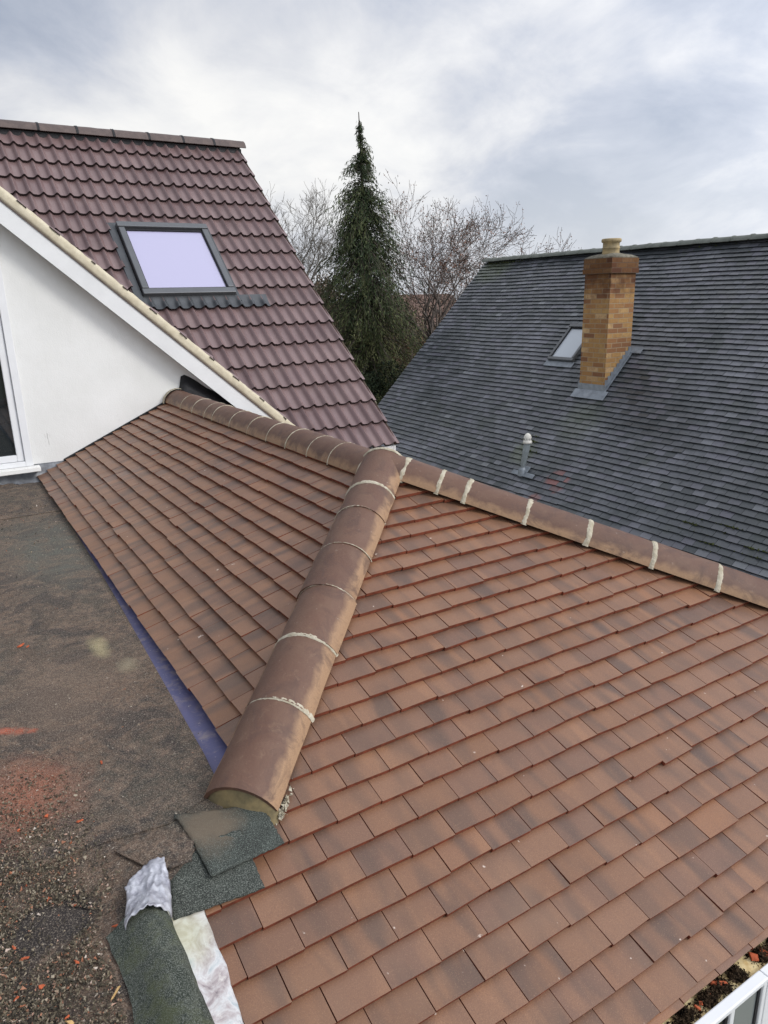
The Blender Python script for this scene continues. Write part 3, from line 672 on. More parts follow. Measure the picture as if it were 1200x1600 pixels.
for (x, y, s_, lb) in ((-1.868, -1.862, .011, 'short wooden splinter standing out bright yellow in the grit beside the kerb'), (-1.965, -1.885, .010, 'paler wooden splinter in the grit at the bottom edge')):
    shard('wood_splinter', V3(x, y, -.622), s_, lb, None, M['splinter'], .3, 'splinter', stretch=1.9)

# ------------------------------------------------------------------ white gable house with the maroon roof
c42, s42 = math.cos(math.radians(42)), math.sin(math.radians(42))
gh = empty('gable_house', (-1.0, 6.5, -5), 'white rendered house with steep maroon interlocking tile roof, roof window and patio door at left', 'house')
def profiled(mb, O, u, d, n, Lr, rows, gauge, w, u0, u1):
    O, u, d, n = (np.array(q, float) for q in (O, u, d, n)); N = 24
    xs = np.linspace(0, 1, N+1)
    def prof(t):
        q = (t*2) % 1.0
        h = .043*math.exp(-((q-.5)/.185)**2) + .004*math.cos(2*math.pi*(q-.5))*0 + .006*max(0, (q-.62))*(1 if q > .62 else 0)
        return h
    H = np.array([prof(t) for t in xs])
    k = 0; D = Lr
    for k in range(rows):
        D = Lr - k*gauge; x = u1
        while x > u0 - .01:
            a, b = x-w, x; jd = random.gauss(0, .0015); jh = abs(random.gauss(0, .0012))
            t0, t1, t2 = [], [], []
            for i, q in enumerate(xs):
                P = O+u*(a+(b-a)*q)
                lip = .002 if i in (N,) else 0
                t0.append(P+d*(D+jd)+n*(H[i]+jh+lip)); t1.append(P+d*(D+jd-gauge*1.12)+n*(H[i]-.034*1.12))
                t2.append(P+d*(D+jd-.004)+n*(H[i]+jh-.028))
            mb.grid(np.array([t0, t1]), 0, rnd=(random.random(), random.random(), random.random()))
            mb.grid(np.array([t2, t0]), 1)
            for s_ in (0, -1):
                mb.add([t0[s_], t1[s_], t1[s_]-n*.02, t2[s_]], [(0, 1, 2, 3)], 0)
            x -= w
gM = .3245; wM = .294; ye, ze = 3.478, -.715; LM = 17*gM+.03
ry, rz = ye+LM*c42, ze+LM*s42
mb = MB(); profiled(mb, (0, ry, rz), (1, 0, 0), (0, -c42, -s42), (0, -s42, c42), LM, 17, gM, wM, -8.2, 2.352)
XC = -2.4; VC = 4.93
def mroof(name, sel): pass
ms = mb.build('roof_slope', [M['pink'], M['pink_edge']], gh, smooth=False)
# keep only what lies beyond the valleys of the cross gable
def clip_faces(o, fn):
    me = o.data; off = wloc(o.parent) if o.parent else Vector((0, 0, 0)); bm = bmesh.new(); bm.from_mesh(me)
    dead = [f for f in bm.faces if fn(f.calc_center_median()+off)]
    bmesh.ops.delete(bm, geom=dead, context='FACES'); bm.to_mesh(me); bm.free()
clip_faces(ms, lambda c: c.y < VC - .02 - (c.x if c.x > XC else 2*XC-c.x))
ms.data.shade_smooth(); mod(ms, 'EDGE_SPLIT', split_angle=math.radians(45))
# cross gable slopes, verge at y = 3.61
cz = .655
for sgn in (1, -1):
    mb = MB(); Lg = 3.95/c42
    dvec = (sgn*c42, 0, -s42); nvec = (sgn*s42, 0, c42)
    topz = cz - .9004*XC - .03
    profiled(mb, (XC, 0, topz), (0, -sgn, 0), dvec, nvec, Lg, 16, gM, wM, (-3.652-5.0) if sgn == 1 else 3.652, -3.652 if sgn == 1 else 3.652+4.9)
    o = mb.build('gable_roof_slope', [M['pink'], M['pink_edge']], gh)
    clip_faces(o, lambda c: c.y > VC + .03 - (c.x if c.x > XC else 2*XC-c.x))
    o.data.shade_smooth(); mod(o, 'EDGE_SPLIT', split_angle=math.radians(45))
# under-sheets
mb = MB()
zm = lambda y: ze+(y-ye)*.9004-.045
mb.add([(2.25, 3.55, zm(3.55)), (2.25, ry, zm(ry)), (-8, ry, zm(ry)), (XC, VC-XC, zm(VC-XC)), (1.35, 3.58, zm(3.58))], [(0, 1, 2, 3, 4)])
mb.add([(2.3, ry, zm(ry)+.03), (2.3, ry+4.2, zm(ry)-3.75), (-8.2, ry+4.2, zm(ry)-3.75), (-8.2, ry, zm(ry)+.03)], [(0, 1, 2, 3)])
mb.build('rear_roof', M['pink'], gh)
# walls
mb = MB(); zt = lambda x: .42-.9004*x
yw = 3.80; dx0, dx1, dz0, dz1 = -3.45, -1.346, -.505, 1.49
mb.add([(dx1, yw, -5), (1.30, yw, -5), (1.30, yw, zt(1.30)), (dx1, yw, zt(dx1))], [(0, 1, 2, 3)])
mb.add([(dx0, yw, -5), (dx1, yw, -5), (dx1, yw, dz0), (dx0, yw, dz0)], [(0, 1, 2, 3)])
mb.add([(dx0, yw, dz1), (dx1, yw, dz1), (dx1, yw, zt(dx1)), (XC, yw, zt(XC)), (dx0, yw, zt(2*XC-dx0))], [(0, 1, 2, 3, 4)])
mb.add([(-6.1, yw, -5), (dx0, yw, -5), (dx0, yw, zt(2*XC-dx0)), (-6.1, yw, zt(2*XC+6.1))], [(0, 1, 2, 3)])
mb.add([(dx1, yw, dz0), (dx1, yw+.12, dz0), (dx1, yw+.12, dz1), (dx1, yw, dz1)], [(0, 1, 2, 3)])
mb.build('gable_wall', M['render'], gh)
mb = MB(); mb.add([(2.22, 3.8, -5), (2.22, 11.6, -5), (2.22, 11.6, -.9), (2.22, ry, rz-.1), (2.22, 3.8, -.55)], [(0, 1, 2, 3, 4)])
mb.add([(1.3, 3.8, -5), (2.22, 3.8, -5), (2.22, 3.8, -.7), (1.3, 3.8, -.7)], [(0, 1, 2, 3)])
mb.add([(-8, 11.6, -5), (2.22, 11.6, -5), (2.22, 11.6, -.9), (-8, 11.6, -.9)], [(3, 2, 1, 0)])
mb.build('house_wall', M['render'], gh)
# bargeboard, soffit and mortar verge of the cross gable
for sgn in (1, -1):
    X = lambda x: x if sgn == 1 else 2*XC-x
    xa, xb = XC, 1.45
    def slab(name, c0, c1, y0, y1, m, bev=.002):
        mb = MB()
        P = [(X(xa), c0-.9004*xa), (X(xb), c0-.9004*xb), (X(xb), c1-.9004*xb), (X(xa), c1-.9004*xa)]
        mb.add([(x, y0, z) for x, z in P]+[(x, y1, z) for x, z in P], [(0, 1, 2, 3), (7, 6, 5, 4), (0, 4, 5, 1), (1, 5, 6, 2), (2, 6, 7, 3), (3, 7, 4, 0)])
        return mb.build(name, m, gh)
    slab('bargeboard', .325, .515, 3.648, 3.668, M['fascia'])
    slab('soffit', .345, .362, 3.6685, 3.798, M['fascia'])
    slab('undercloak', .515, .526, 3.640, 3.79, M['pink_ridge'])
    mb = MB(); G = []
    for t in np.linspace(xa, xb, 150):
        e = random.gauss(0, .003); b = .5*(math.sin(t*19.5)+math.sin(t*7))*.004
        G.append([(X(t), 3.700, .527-.9004*t), (X(t), 3.647+e*.6, .527-.9004*t), (X(t), 3.640+b+e, .560-.9004*t), (X(t), 3.642+b+random.gauss(0, .003), .60-.9004*t), (X(t), 3.650+e, .642-.9004*t+e), (X(t), 3.71, .645-.9004*t)])
    mb.grid(np.array(G)); mb.build('verge_mortar', M['verge'], gh, smooth=True)
    for k in range(1, 16):       # tile noses showing at the verge
        s_ = 3.95/c42 - k*gM + random.gauss(0, .01); x = XC+s_*c42
        d_ = V3(c42, 0, -s42)*random.uniform(.035, .10)
        if sgn == 1:
            mb = MB(); mb.obox(V3(x, 3.638, .632-.9004*x)-d_, d_, (0, .03, 0), (0, 0, .007)); mb.build('verge_tile', M['pink_edge'], gh)
# eaves of the main slope at right, its barge board and soffit box
mb = MB(); mb.box(1.46, 2.325, 3.515, 3.535, -.93, -.742); mb.box(1.46, 2.325, 3.536, 3.799, -.93, -.915)
bevel(mb.build('fascia_board', M['fascia'], gh), .002)
mb = MB()
for (ya, za, yb, zbb) in ((3.51, -.75, ry, rz-.05), (ry+4.2, zm(ry)-3.80, ry+.0, rz-.05)):
    P = [(ya, za), (yb, zbb), (yb, zbb-.22), (ya, za-.19)]
    mb.add([(2.300, y, z) for y, z in P]+[(2.322, y, z) for y, z in P], [(0, 1, 2, 3), (7, 6, 5, 4), (0, 4, 5, 1), (1, 5, 6, 2), (2, 6, 7, 3), (3, 7, 4, 0)])
mb.build('bargeboard', M['fascia'], gh)
mb = MB(); G = []
for t in np.linspace(0, LM, 120):
    y, z_ = ye+.03+t*c42, ze+.03*.9+t*s42-.012; e = random.gauss(0, .003)
    G.append([(2.30, y, z_-.03), (2.335+e, y, z_-.035), (2.342+e, y, z_-.012), (2.335, y, z_+.006)])
mb.grid(np.array(G)); mb.build('verge_mortar', M['mortar'], gh, smooth=True)
# main ridge
x = 2.40
xs_ = [2.40, 1.93, 1.49, 1.03, .57, .12, -.34]+[-.34-.455*k for k in range(1, 17)]
for a, b in zip(xs_[:-1], xs_[1:]):
    mb = MB(); cap_tile(mb, (a, ry, rz+.03), (b+.012, ry, rz+.03), (0, 1, 0), (0, 0, 1), .135, .045, th=.018, a0=78)
    t = mb.build('ridge_tile', M['pink_ridge'], gh, smooth=True); mod(t, 'EDGE_SPLIT', split_angle=math.radians(50))
    mb = MB(); cap_tile(mb, (b+.02, ry, rz+.03), (b-.008, ry, rz+.03), (0, 1, 0), (0, 0, 1), .140, .050, th=.03, a0=78)
    mb.build('ridge_union', M['black'], t)
mb = MB(); mb.box(-7.9, 2.34, ry-.085, ry+.085, rz-.16, rz-.045); mb.build('ridge_batten', M['black'], gh)

# roof window in the maroon slope
def MR(x, s, h): return V3(x, ye+s*c42-s42*h, ze+s*s42+c42*h)
def mrbox(mb, x0, x1, s0, s1, h0, h1, mi=0):
    mb.obox(MR(x0, s0, h0), MR(x1, s0, h0)-MR(x0, s0, h0), MR(x0, s1, h0)-MR(x0, s0, h0), MR(x0, s0, h1)-MR(x0, s0, h0), mi)
WX0, WX1, WS0, WS1 = .165, 1.235, 2.44, 3.64
def roof_window(box, parent, x0, x1, s0, s1, glass, k=1.0, hh=.085, name='roof_window'):
    mb = MB(); fw = .070*k
    box(mb, x0, x0+fw, s0+.075*k, s1-.075*k, .0, hh); box(mb, x1-fw, x1, s0+.075*k, s1-.075*k, .0, hh)
    box(mb, x0-.01, x1+.01, s1-.075*k, s1+.01, .0, hh+.012); box(mb, x0-.004, x1+.004, s0-.01, s0+.075*k, .0, hh-.008)
    w = bevel(mb.build(name, M['skyframe'], parent), .008*k)
    mb = MB(); g = fw*.62
    box(mb, x0+fw, x0+fw+.012, s0+.09*k, s1-.09*k, .02, hh-.022); box(mb, x1-fw-.012, x1-fw, s0+.09*k, s1-.09*k, .02, hh-.022)
    box(mb, x0+fw, x1-fw, s1-.11*k, s1-.0755*k, .02, hh-.02); box(mb, x0+fw, x1-fw, s0+.0755*k, s0+.095*k, .02, hh-.024)
    mb.build('seal', M['black'], w)
    mb = MB(); box(mb, x0+fw+.012, x1-fw-.012, s0+.095*k, s1-.11*k, .02, hh-.036); mb.build('pane', glass, w)
    return w
rw = roof_window(mrbox, gh, WX0, WX1, WS0, WS1, M['lilac'])
mb = MB(); xs2 = np.arange(.00, 1.62, .0092)
def prf(x): q = ((x-2.352)/wM*2) % 1.0; return .043*math.exp(-((q-.5)/.185)**2)
G = [[MR(x, s, .004+max(0, 1-t)*.6*(prf(x)+.008)+t*.022) for x in xs2] for s, t in ((WS0-.19, -.45), (WS0-.16, 0), (WS0-.09, .15), (WS0-.04, .8), (WS0-.005, 1))]
G[0] = [MR(x, WS0-.195, prf(x)+.010) for x in xs2]; G[1] = [MR(x, WS0-.13, prf(x)+.006) for x in xs2]
ap = mb; ap.grid(np.array(G)); a_ = ap.build('flashing', M['skyflash'], gh, smooth=True)
mb = MB()
for x0, x1 in ((WX0-.10, WX0-.011), (WX1+.011, WX1+.050)):
    mrbox(mb, x0, x1, WS0-.10, WS1+.06, -.01, .030)
mrbox(mb, WX0-.10, WX1+.050, WS1+.0105, WS1+.07, -.01, .028)
bevel(mb.build('flashing', M['skyflash'], gh), .004)

# patio door: white frame, dark glass, sill
mb = MB(); fy = 3.775
mb.box(dx1-.062, dx1, fy, 3.90, dz0, dz1); mb.box(dx0, dx0+.06, fy, 3.90, dz0, dz1)
mb.box(dx0+.06, dx1-.062, fy, 3.90, dz1-.06, dz1); mb.box(dx0+.06, dx1-.062, fy, 3.90, dz0, dz0+.045)
pd = bevel(mb.build('patio_door', M['upvc'], gh), .004)
for a, b in ((dx0+.062, -2.415), (-2.41, dx1-.064)):
    mb = MB(); y0 = fy+.018
    mb.box(a, a+.058, y0, 3.88, dz0+.047, dz1-.062); mb.box(b-.058, b, y0, 3.88, dz0+.047, dz1-.062)
    mb.box(a+.058, b-.058, y0, 3.88, dz0+.047, dz0+.105); mb.box(a+.058, b-.058, y0, 3.88, dz1-.12, dz1-.062)
    bevel(mb.build('sash', M['upvc'], pd), .006)
    mb = MB(); mb.box(a+.058, b-.058, y0+.03, y0+.034, dz0+.105, dz1-.12); mb.build('pane', M['darkglass'], pd)
mb = MB(); mb.box(dx0-.03, dx1+.045, 3.69, 3.799, -.547, -.507)
def sill_material():
    m, nt, p = mat('dirty_white_sill', .6, .3); P = objco(nt)
    mp = nd(nt, 'ShaderNodeMapping'); L(nt, P, mp.inputs[0]); mp.inputs['Scale'].default_value = (60, 60, 120)
    c = mix_n(nt, ramp(nt, noise(nt, mp.outputs[0], 1, 4, .6), [(.6, 0), (.66, .55)]), (.74, .735, .71), (.36, .34, .31)); L(nt, c, p.inputs['Base Color']); return m
bevel(mb.build('sill', sill_material(), pd), .004)
# grey lead under the sill and against the foot of the wall
mb = MB(); G = []
for i, x in enumerate(np.linspace(-3.5, -1.09, 70)):
    low_ = -.622 + (.012*math.sin(x*17)+.006*math.sin(x*41)) - (.02 if -1.50 < x < -1.25 else 0)
    fw_ = .03 + (.085 if -1.52 < x < -1.18 else .0)*(1 if x < -1.3 else max(0, 1-(x+1.3)/.14))
    if x > -1.20: low_ = max(low_, -.62+(x+1.20)*.9)
    wv = .004*math.sin(x*29)+random.gauss(0, .001)
    G.append([(x, 3.797, -.498), (x, 3.786+wv, -.515), (x, 3.775+wv, -.56), (x, 3.768+wv, low_+.015), (x, 3.765-fw_+wv, low_+.006+abs(wv)), (x, 3.76-fw_-.01, low_)])
mb.grid(np.array(G)); mod(mb.build('lead_flashing', M['lead'], gh, smooth=True), 'SOLIDIFY', thickness=.002)
mb = MB()      # black strip standing in for the shaded gap along the tiles
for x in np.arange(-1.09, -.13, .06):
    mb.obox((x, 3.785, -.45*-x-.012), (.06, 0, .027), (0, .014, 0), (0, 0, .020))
mb.build('flashing_and_shadow_gap', M['black'], gh)
mb = MB(); G = []
top = [(.03, .07), (.055, .175), (.09, .19), (.14, .165), (.2, .125), (.3, .045), (.42, -.02), (.55, -.10), (.62, -.17)]
for x, z_ in top:
    G.append([(x, 3.79, z_), (x+random.gauss(0, .003), 3.74+random.gauss(0, .006), (z_-.45*x)/2+.01), (x, 3.62, -.45*x+.02), (x+.01, 3.48, -.45*x+.006)])
mb.grid(np.array(G)); mod(mb.build('flashing_and_shadow_gap', M['black'], gh, smooth=True), 'SOLIDIFY', thickness=.003)
mb = MB(); mb.obox((.66, 3.55, -.31), (.16, 0, -.10), (0, .09, 0), (0, 0, .10)); mb.build('shaded_gap_block', M['black'], gh)  # black block set in to stand for the shaded gap here

# ------------------------------------------------------------------ neighbouring house with the grey tiled roof
nh = empty('grey_roof_house', (9.4, 4, -5), 'neighbouring house with long dark grey plain tile roof, brick chimney and roof window', 'house')
CG = -7.812; rx = 9.43; rzg = rx+CG; k2 = math.sqrt(.5)
LG = 6.45; gG = .0975
def GR(y, D, h): return V3(rx-D*k2-h*k2, y, rzg-D*k2+h*k2)      # D down the slope, h off it
mb = MB(); plain_tiles(mb, (rx, 0, rzg), (0, -1, 0), (-k2, 0, -k2), (-k2, 0, k2), [gG*(i+1) for i in range(66)], gG, .165, -10.60, 2.6, .0185, .03, jit=1.0, gap=.004, lift=.0016)
v = np.array(mb.v); Dd = (rx-v[:, 0])/k2
hh = .012*np.sin(v[:, 1]*1.1+1)*np.sin(Dd*.9) + .006*np.sin(v[:, 1]*3.1+Dd*1.7)
v[:, 0] -= hh*k2; v[:, 2] += hh*k2; mb.v = [tuple(q) for q in v]
mb.build('roof_slope', [M['slate'], M['slate_edge']], nh)
mb = MB()
a, b, c, d = GR(10.57, 0, -.05), GR(-2.6, 0, -.05), GR(-2.6, LG, -.05), GR(10.57, LG, -.05)
mb.add([a, b, c, d], [(0, 1, 2, 3)])
mb.add([(rx, 10.57, rzg), (rx+4.6, 10.57, rzg-4.6), (rx+4.6, -2.6, rzg-4.6), (rx, -2.6, rzg)], [(0, 1, 2, 3)])
mb.build('rear_roof', M['slate'], nh)
mb = MB()
ex = rx-LG*k2+.25
mb.add([(ex, -2.5, -5), (ex, 10.48, -5), (ex, 10.48, ex+CG-.1), (ex, -2.5, ex+CG-.1)], [(0, 1, 2, 3)])
mb.add([(ex, 10.48, -5), (18.6-ex+.2, 10.48, -5), (18.6-ex+.2, 10.48, ex+CG-.1), (rx, 10.48, rzg-.1), (ex, 10.48, ex+CG-.1)], [(0, 1, 2, 3, 4)])
mb.add([(ex, -2.5, -5), (18.6-ex+.2, -2.5, -5), (18.6-ex+.2, -2.5, ex+CG-.1), (rx, -2.5, rzg-.1), (ex, -2.5, ex+CG-.1)], [(4, 3, 2, 1, 0)])
o = mb.build('house_wall', M['brick'], nh)
tv = [(q[0]+q[1], q[2], 0) for q in mb.v]; o.data.attributes['tuv'].data.foreach_set('vector', np.array(tv, float).ravel())
y = 10.62
while y > -2.5:
    ln = .33; mb = MB(); cap_tile(mb, (rx, y, rzg+.0), (rx, y-ln+.006, rzg+.0), (1, 0, 0), (0, 0, 1), .125, .055, a0=64, dz0=random.uniform(-.004, .004), dz1=random.uniform(-.004, .004))
    t = mb.build('ridge_tile', M['ridge_grey'], nh, smooth=True); mod(t, 'EDGE_SPLIT', split_angle=math.radians(50))
    mb = MB(); cap_tile(mb, (rx, y-ln-.014, rzg+.002), (rx, y-ln+.018, rzg+.002), (1, 0, 0), (0, 0, 1), .13, .062, a0=64); mb.build('mortar_joint', M['ridge_grey'], t)
    y -= ln
mb = MB(); G = []
for t in np.linspace(0, LG, 110):
    e = random.gauss(0, .004); G.append([GR(10.595, t, -.055), GR(10.608+e, t, -.05), GR(10.612+e, t, -.022), GR(10.60, t, -.012)])
mb.grid(np.array(G)); mb.build('verge_mortar', M['ridge_grey'], nh, smooth=True)
# moss tufts
mb = MB()
for (y0, D0, n_, sp) in ((2.1, 5.07, 60, .10), (1.78, 5.28, 40, .06), (1.62, 4.98, 40, .08), (1.2, 5.2, 30, .1), (5.6, 4.4, 60, .10), (5.5, 4.62, 50, .07), (5.2, 1.9, 20, .1), (9.9, .12, 120, .5), (4.3, .15, 20, .4), (7.6, 3.1, 10, .3)):
    for i in range(n_):
        D_ = D0+random.gauss(0, sp*.35); D_ = max(gG, round(D_/gG)*gG)+.004; P = GR(y0+random.gauss(0, sp), D_, random.uniform(-.006, .005)); r_m = random.uniform(.004, .011)
        mb.add([P+rng.normal(0, r_m, 3) for _ in range(5)], [(0, 1, 2), (0, 2, 3), (0, 3, 1), (1, 2, 4), (2, 3, 4), (3, 1, 4)])
tag(mb.build('moss', M['moss'], nh), kind='stuff')
# chimney
def brick_box(mb, x0, x1, y0, y1, z0, z1):
    P = [(x0, y0), (x1, y0), (x1, y1), (x0, y1)]; s_ = 0
    for i in range(4):
        a, b = P[i], P[(i+1) % 4]; w = math.hypot(b[0]-a[0], b[1]-a[1])
        mb.add([(*a, z0), (*b, z0), (*b, z1), (*a, z1)], [(0, 1, 2, 3)], 0, None, [(s_, z0, 0), (s_+w, z0, 0), (s_+w, z1, 0), (s_, z1, 0)]); s_ += w
    mb.add([(x0, y0, z1), (x1, y0, z1), (x1, y1, z1), (x0, y1, z1)], [(0, 1, 2, 3)], 0, None, [(0, 0, 0)]*4)
    mb.add([(x0, y0, z0), (x1, y0, z0), (x1, y1, z0), (x0, y1, z0)], [(3, 2, 1, 0)], 0, None, [(0, 0, 0)]*4)
cx0, cx1, cy0, cy1 = 7.13, 7.69, 4.815, 5.345
mb = MB(); brick_box(mb, cx0, cx1, cy0, cy1, -1.2, 1.13)
brick_box(mb, cx0-.03, cx1+.03, cy0-.03, cy1+.03, 1.13, 1.205)
brick_box(mb, cx0-.022, cx1+.022, cy0-.022, cy1+.022, 1.205, 1.36)
ch = mod(mb.build('chimney', M['brick'], nh), 'BEVEL', width=.006, segments=1, limit_method='ANGLE')
mb = MB(); mx, my = (cx0+cx1)/2, (cy0+cy1)/2; G = []
for (k, z_) in ((1.04, 1.361), (1.03, 1.375), (.8, 1.405), (.45, 1.43)):
    G.append([(mx+(cx1-cx0)/2*k*sx_*(1-.04*(i % 2))+random.gauss(0, .004), my+(cy1-cy0)/2*k*sy_+random.gauss(0, .004), z_+random.gauss(0, .003)) for i, (sx_, sy_) in enumerate(((-1, -1), (0, -1), (1, -1), (1, 0), (1, 1), (0, 1), (-1, 1), (-1, 0)))])
mb.grid(np.array(G), close=True); mb.build('flaunching', M['flaunch'], ch, smooth=True)
mb = MB(); mb.lathe((mx-.02, my-.0, 1.40), [(.135, 0), (.135, .03), (.13, .045), (.128, .10), (.134, .105), (.134, .118), (.128, .122), (.127, .19), (.148, .20), (.152, .215), (.152, .235), (.142, .25), (.105, .25), (.10, .10)], 28)
mb.build('chimney_pot', M['pot'], ch, smooth=True)
mb = MB()
mb.box(cx0-.008, cx0-.001, cy0-.03, cy1+.03, -.70, -.575)                      # front upstand
mb.obox(GR(cy0-.10, (rx-cx0)/k2-.0, .012), GR(cy1+.07, 0, 0)-GR(cy0-.10, 0, 0), GR(0, .175, 0)-GR(0, 0, 0), GR(0, 0, .006)-GR(0, 0, 0))
for i in range(9):                                                             # stepped flashing up the side
    xa = cx0+i*(cx1-cx0)/9; xb = xa+(cx1-cx0)/9
    mb.add([(xa, cy0-.006, xa+CG-.02), (xb, cy0-.006, xb+CG-.02), (xb, cy0-.006, xb+CG+.125), (xa, cy0-.006, xb+CG+.125)], [(0, 1, 2, 3)])
mb.obox(GR(cy0-.045, (rx-cx0)/k2+.10, .016), GR(cy0-.007, 0, 0)-GR(cy0-.045, 0, 0), GR(0, -.95, 0)-GR(0, 0, 0), GR(0, 0, .005)-GR(0, 0, 0))
mb.obox(GR(cy0-.20, (rx-cx1)/k2-.01, .016), GR(cy1+.1, 0, 0)-GR(cy0-.20, 0, 0), GR(0, -.12, 0)-GR(0, 0, 0), GR(0, 0, .012)-GR(0, 0, 0))
bevel(mb.build('flashing', M['zinc'], ch), .003)
# roof window of the neighbour
def grbox(mb, x0, x1, s0, s1, h0, h1, mi=0):       # x0..x1 measured along -Y, s up the slope
    D0 = (rx-7.50)/k2
    o = GR(6.47-x0, D0-s0, h0); mb.obox(o, GR(6.47-x1, D0-s0, h0)-o, GR(6.47-x0, D0-s1, h0)-o, GR(6.47-x0, D0-s0, h1)-o, mi)
roof_window(grbox, nh, 0, .60, .02, .80, M['paleglass'], .62, .07)
mb = MB(); grbox(mb, -.04, .64, -.11, .005, .004, .014); bevel(mb.build('flashing', M['zinc'], nh), .003)
# vent pipe
mb = MB(); vx, vy = 5.945, 5.27; vz = vx+CG
aa = np.linspace(0, 2*math.pi, 20, endpoint=False); G = []
for r_v, z_v in ((.034, -.1), (.036, .05), (.044, .14), (.052, .25), (.056, .36), (.055, .44)):
    sh_ = (z_v-.44)*.16; G.append([(vx+.85*sh_+r_v*math.cos(t), vy-.53*sh_+r_v*math.sin(t), vz+z_v) for t in aa])
mb.grid(np.array(G), close=True)
vp = mb.build('vent_pipe', M['ventgrey'], nh, smooth=True)
mb = MB(); mb.lathe((vx, vy, vz+.43), [(.058, 0), (.072, 0), (.072, .032), (.064, .036), (.063, .09), (.055, .12), (.036, .148), (.012, .162), (0, .163)], 24)
mb.build('vent_cowl', M['ventwhite'], vp, smooth=True)
mb = MB()
for i in range(14):
    a = i/14*2*math.pi; 
    mb.obox((vx+.060*math.cos(a)-.004, vy+.060*math.sin(a)-.006, vz+.485), (.010, 0, 0), (0, .012, 0), (0, 0, .030))
mb.build('cowl_slot', M['dark'], vp)
mb = MB(); D0 = (rx-vx)/k2
mb.obox(GR(vy+.25, D0+.06, .008), GR(vy-.25, 0, 0)-GR(vy+.25, 0, 0), GR(0, .085, 0)-GR(0, 0, 0), GR(0, 0, .008)-GR(0, 0, 0))
mb.obox(GR(vy+.07, D0-.05, .010), GR(vy-.07, 0, 0)-GR(vy+.07, 0, 0), GR(0, .12, 0)-GR(0, 0, 0), GR(0, 0, .010)-GR(0, 0, 0))
mb.lathe((vx-.062, vy+.038, vz), [(.075, -.10), (.060, .0), (.042, .04)], 18)
bevel(mb.build('lead_slate', M['zinc'], vp), .004)

# ------------------------------------------------------------------ trees and shrubs
def at(px, D):
    P = V3(px-600, 0, 1129.37)/1129.37
    r = r2*(px-600)/1129.37 - u2*(470-800)/1129.37 + f_
    q = r/np.hypot(r[0], r[1]); return V3(CAM[0]+q[0]*D, CAM[1]+q[1]*D, -5)
def leafmat(name, cols, rough=.8):
    m, nt, p = mat(name, rough, .2); R = attr(nt, 'rnd'); sr = nd(nt, 'ShaderNodeSeparateColor'); L(nt, R.outputs['Color'], sr.inputs[0])
    L(nt, ramp(nt, sr.outputs[0], cols), p.inputs['Base Color']); return m
def cloud_mesh(name, V_, F_, R_, m, parent):
    me = bpy.data.meshes.new(name); V_ = np.asarray(V_, float) - np.array(wloc(parent)) if parent else np.asarray(V_, float)
    k = F_.shape[1]
    me.vertices.add(len(V_)); me.vertices.foreach_set('co', V_.ravel())
    me.loops.add(F_.size); me.loops.foreach_set('vertex_index', F_.ravel().astype(np.int32))
    me.polygons.add(len(F_)); me.polygons.foreach_set('loop_start', np.arange(0, F_.size, k, dtype=np.int32))
    me.update(calc_edges=True); me.materials.append(m)
    a = me.attributes.new('rnd', 'FLOAT_COLOR', 'POINT'); a.data.foreach_set('color', np.c_[R_, np.ones(len(R_))].ravel())
    o = bpy.data.objects.new(name, me); COL.objects.link(o); o.parent = parent; return o
def leaves(C_, DIR, ln, wd, tone):
    """one narrow quad-ish leaf card (two triangles) per centre"""
    n = len(C_); rnd = rng.normal(size=(n, 3)); side = np.cross(DIR, rnd); side /= np.linalg.norm(side, axis=1)[:, None]+1e-9
    ln = np.asarray(ln).reshape(-1, 1)*np.ones((n, 1)); wd = np.asarray(wd).reshape(-1, 1)*np.ones((n, 1))
    V_ = np.stack([C_-DIR*ln*.5, C_+side*wd*.5, C_+DIR*ln*.5, C_-side*wd*.5], 1).reshape(-1, 3)
    F_ = np.arange(4*n).reshape(n, 4); R_ = np.repeat(np.c_[tone, rng.random(n), rng.random(n)], 4, 0)
    return V_, F_, R_
def tubes(segs, sides=4):
    P0 = np.array([s_[0] for s_ in segs]); P1 = np.array([s_[1] for s_ in segs]); r0 = np.array([s_[2] for s_ in segs]); r1 = np.array([s_[3] for s_ in segs])
    d = P1-P0; d /= np.linalg.norm(d, axis=1)[:, None]+1e-9
    ref = np.where(np.abs(d[:, 2:3]) > .9, V3(1, 0, 0), V3(0, 0, 1)); a = np.cross(d, ref); a /= np.linalg.norm(a, axis=1)[:, None]; b = np.cross(d, a)
    th = np.arange(sides)*2*math.pi/sides; n = len(segs)
    ring = a[:, None]*np.cos(th)[None, :, None]+b[:, None]*np.sin(th)[None, :, None]
    V_ = np.concatenate([P0[:, None]+ring*r0[:, None, None], P1[:, None]+ring*r1[:, None, None]], 1).reshape(-1, 3)
    base = (np.arange(n)*2*sides)[:, None, None]; i = np.arange(sides); j = (i+1) % sides
    F_ = (base+np.stack([i, j, j+sides, i+sides], 1)[None]).reshape(-1, 4)
    return V_, F_, np.repeat(rng.random((n, 3)), 2*sides, 0)
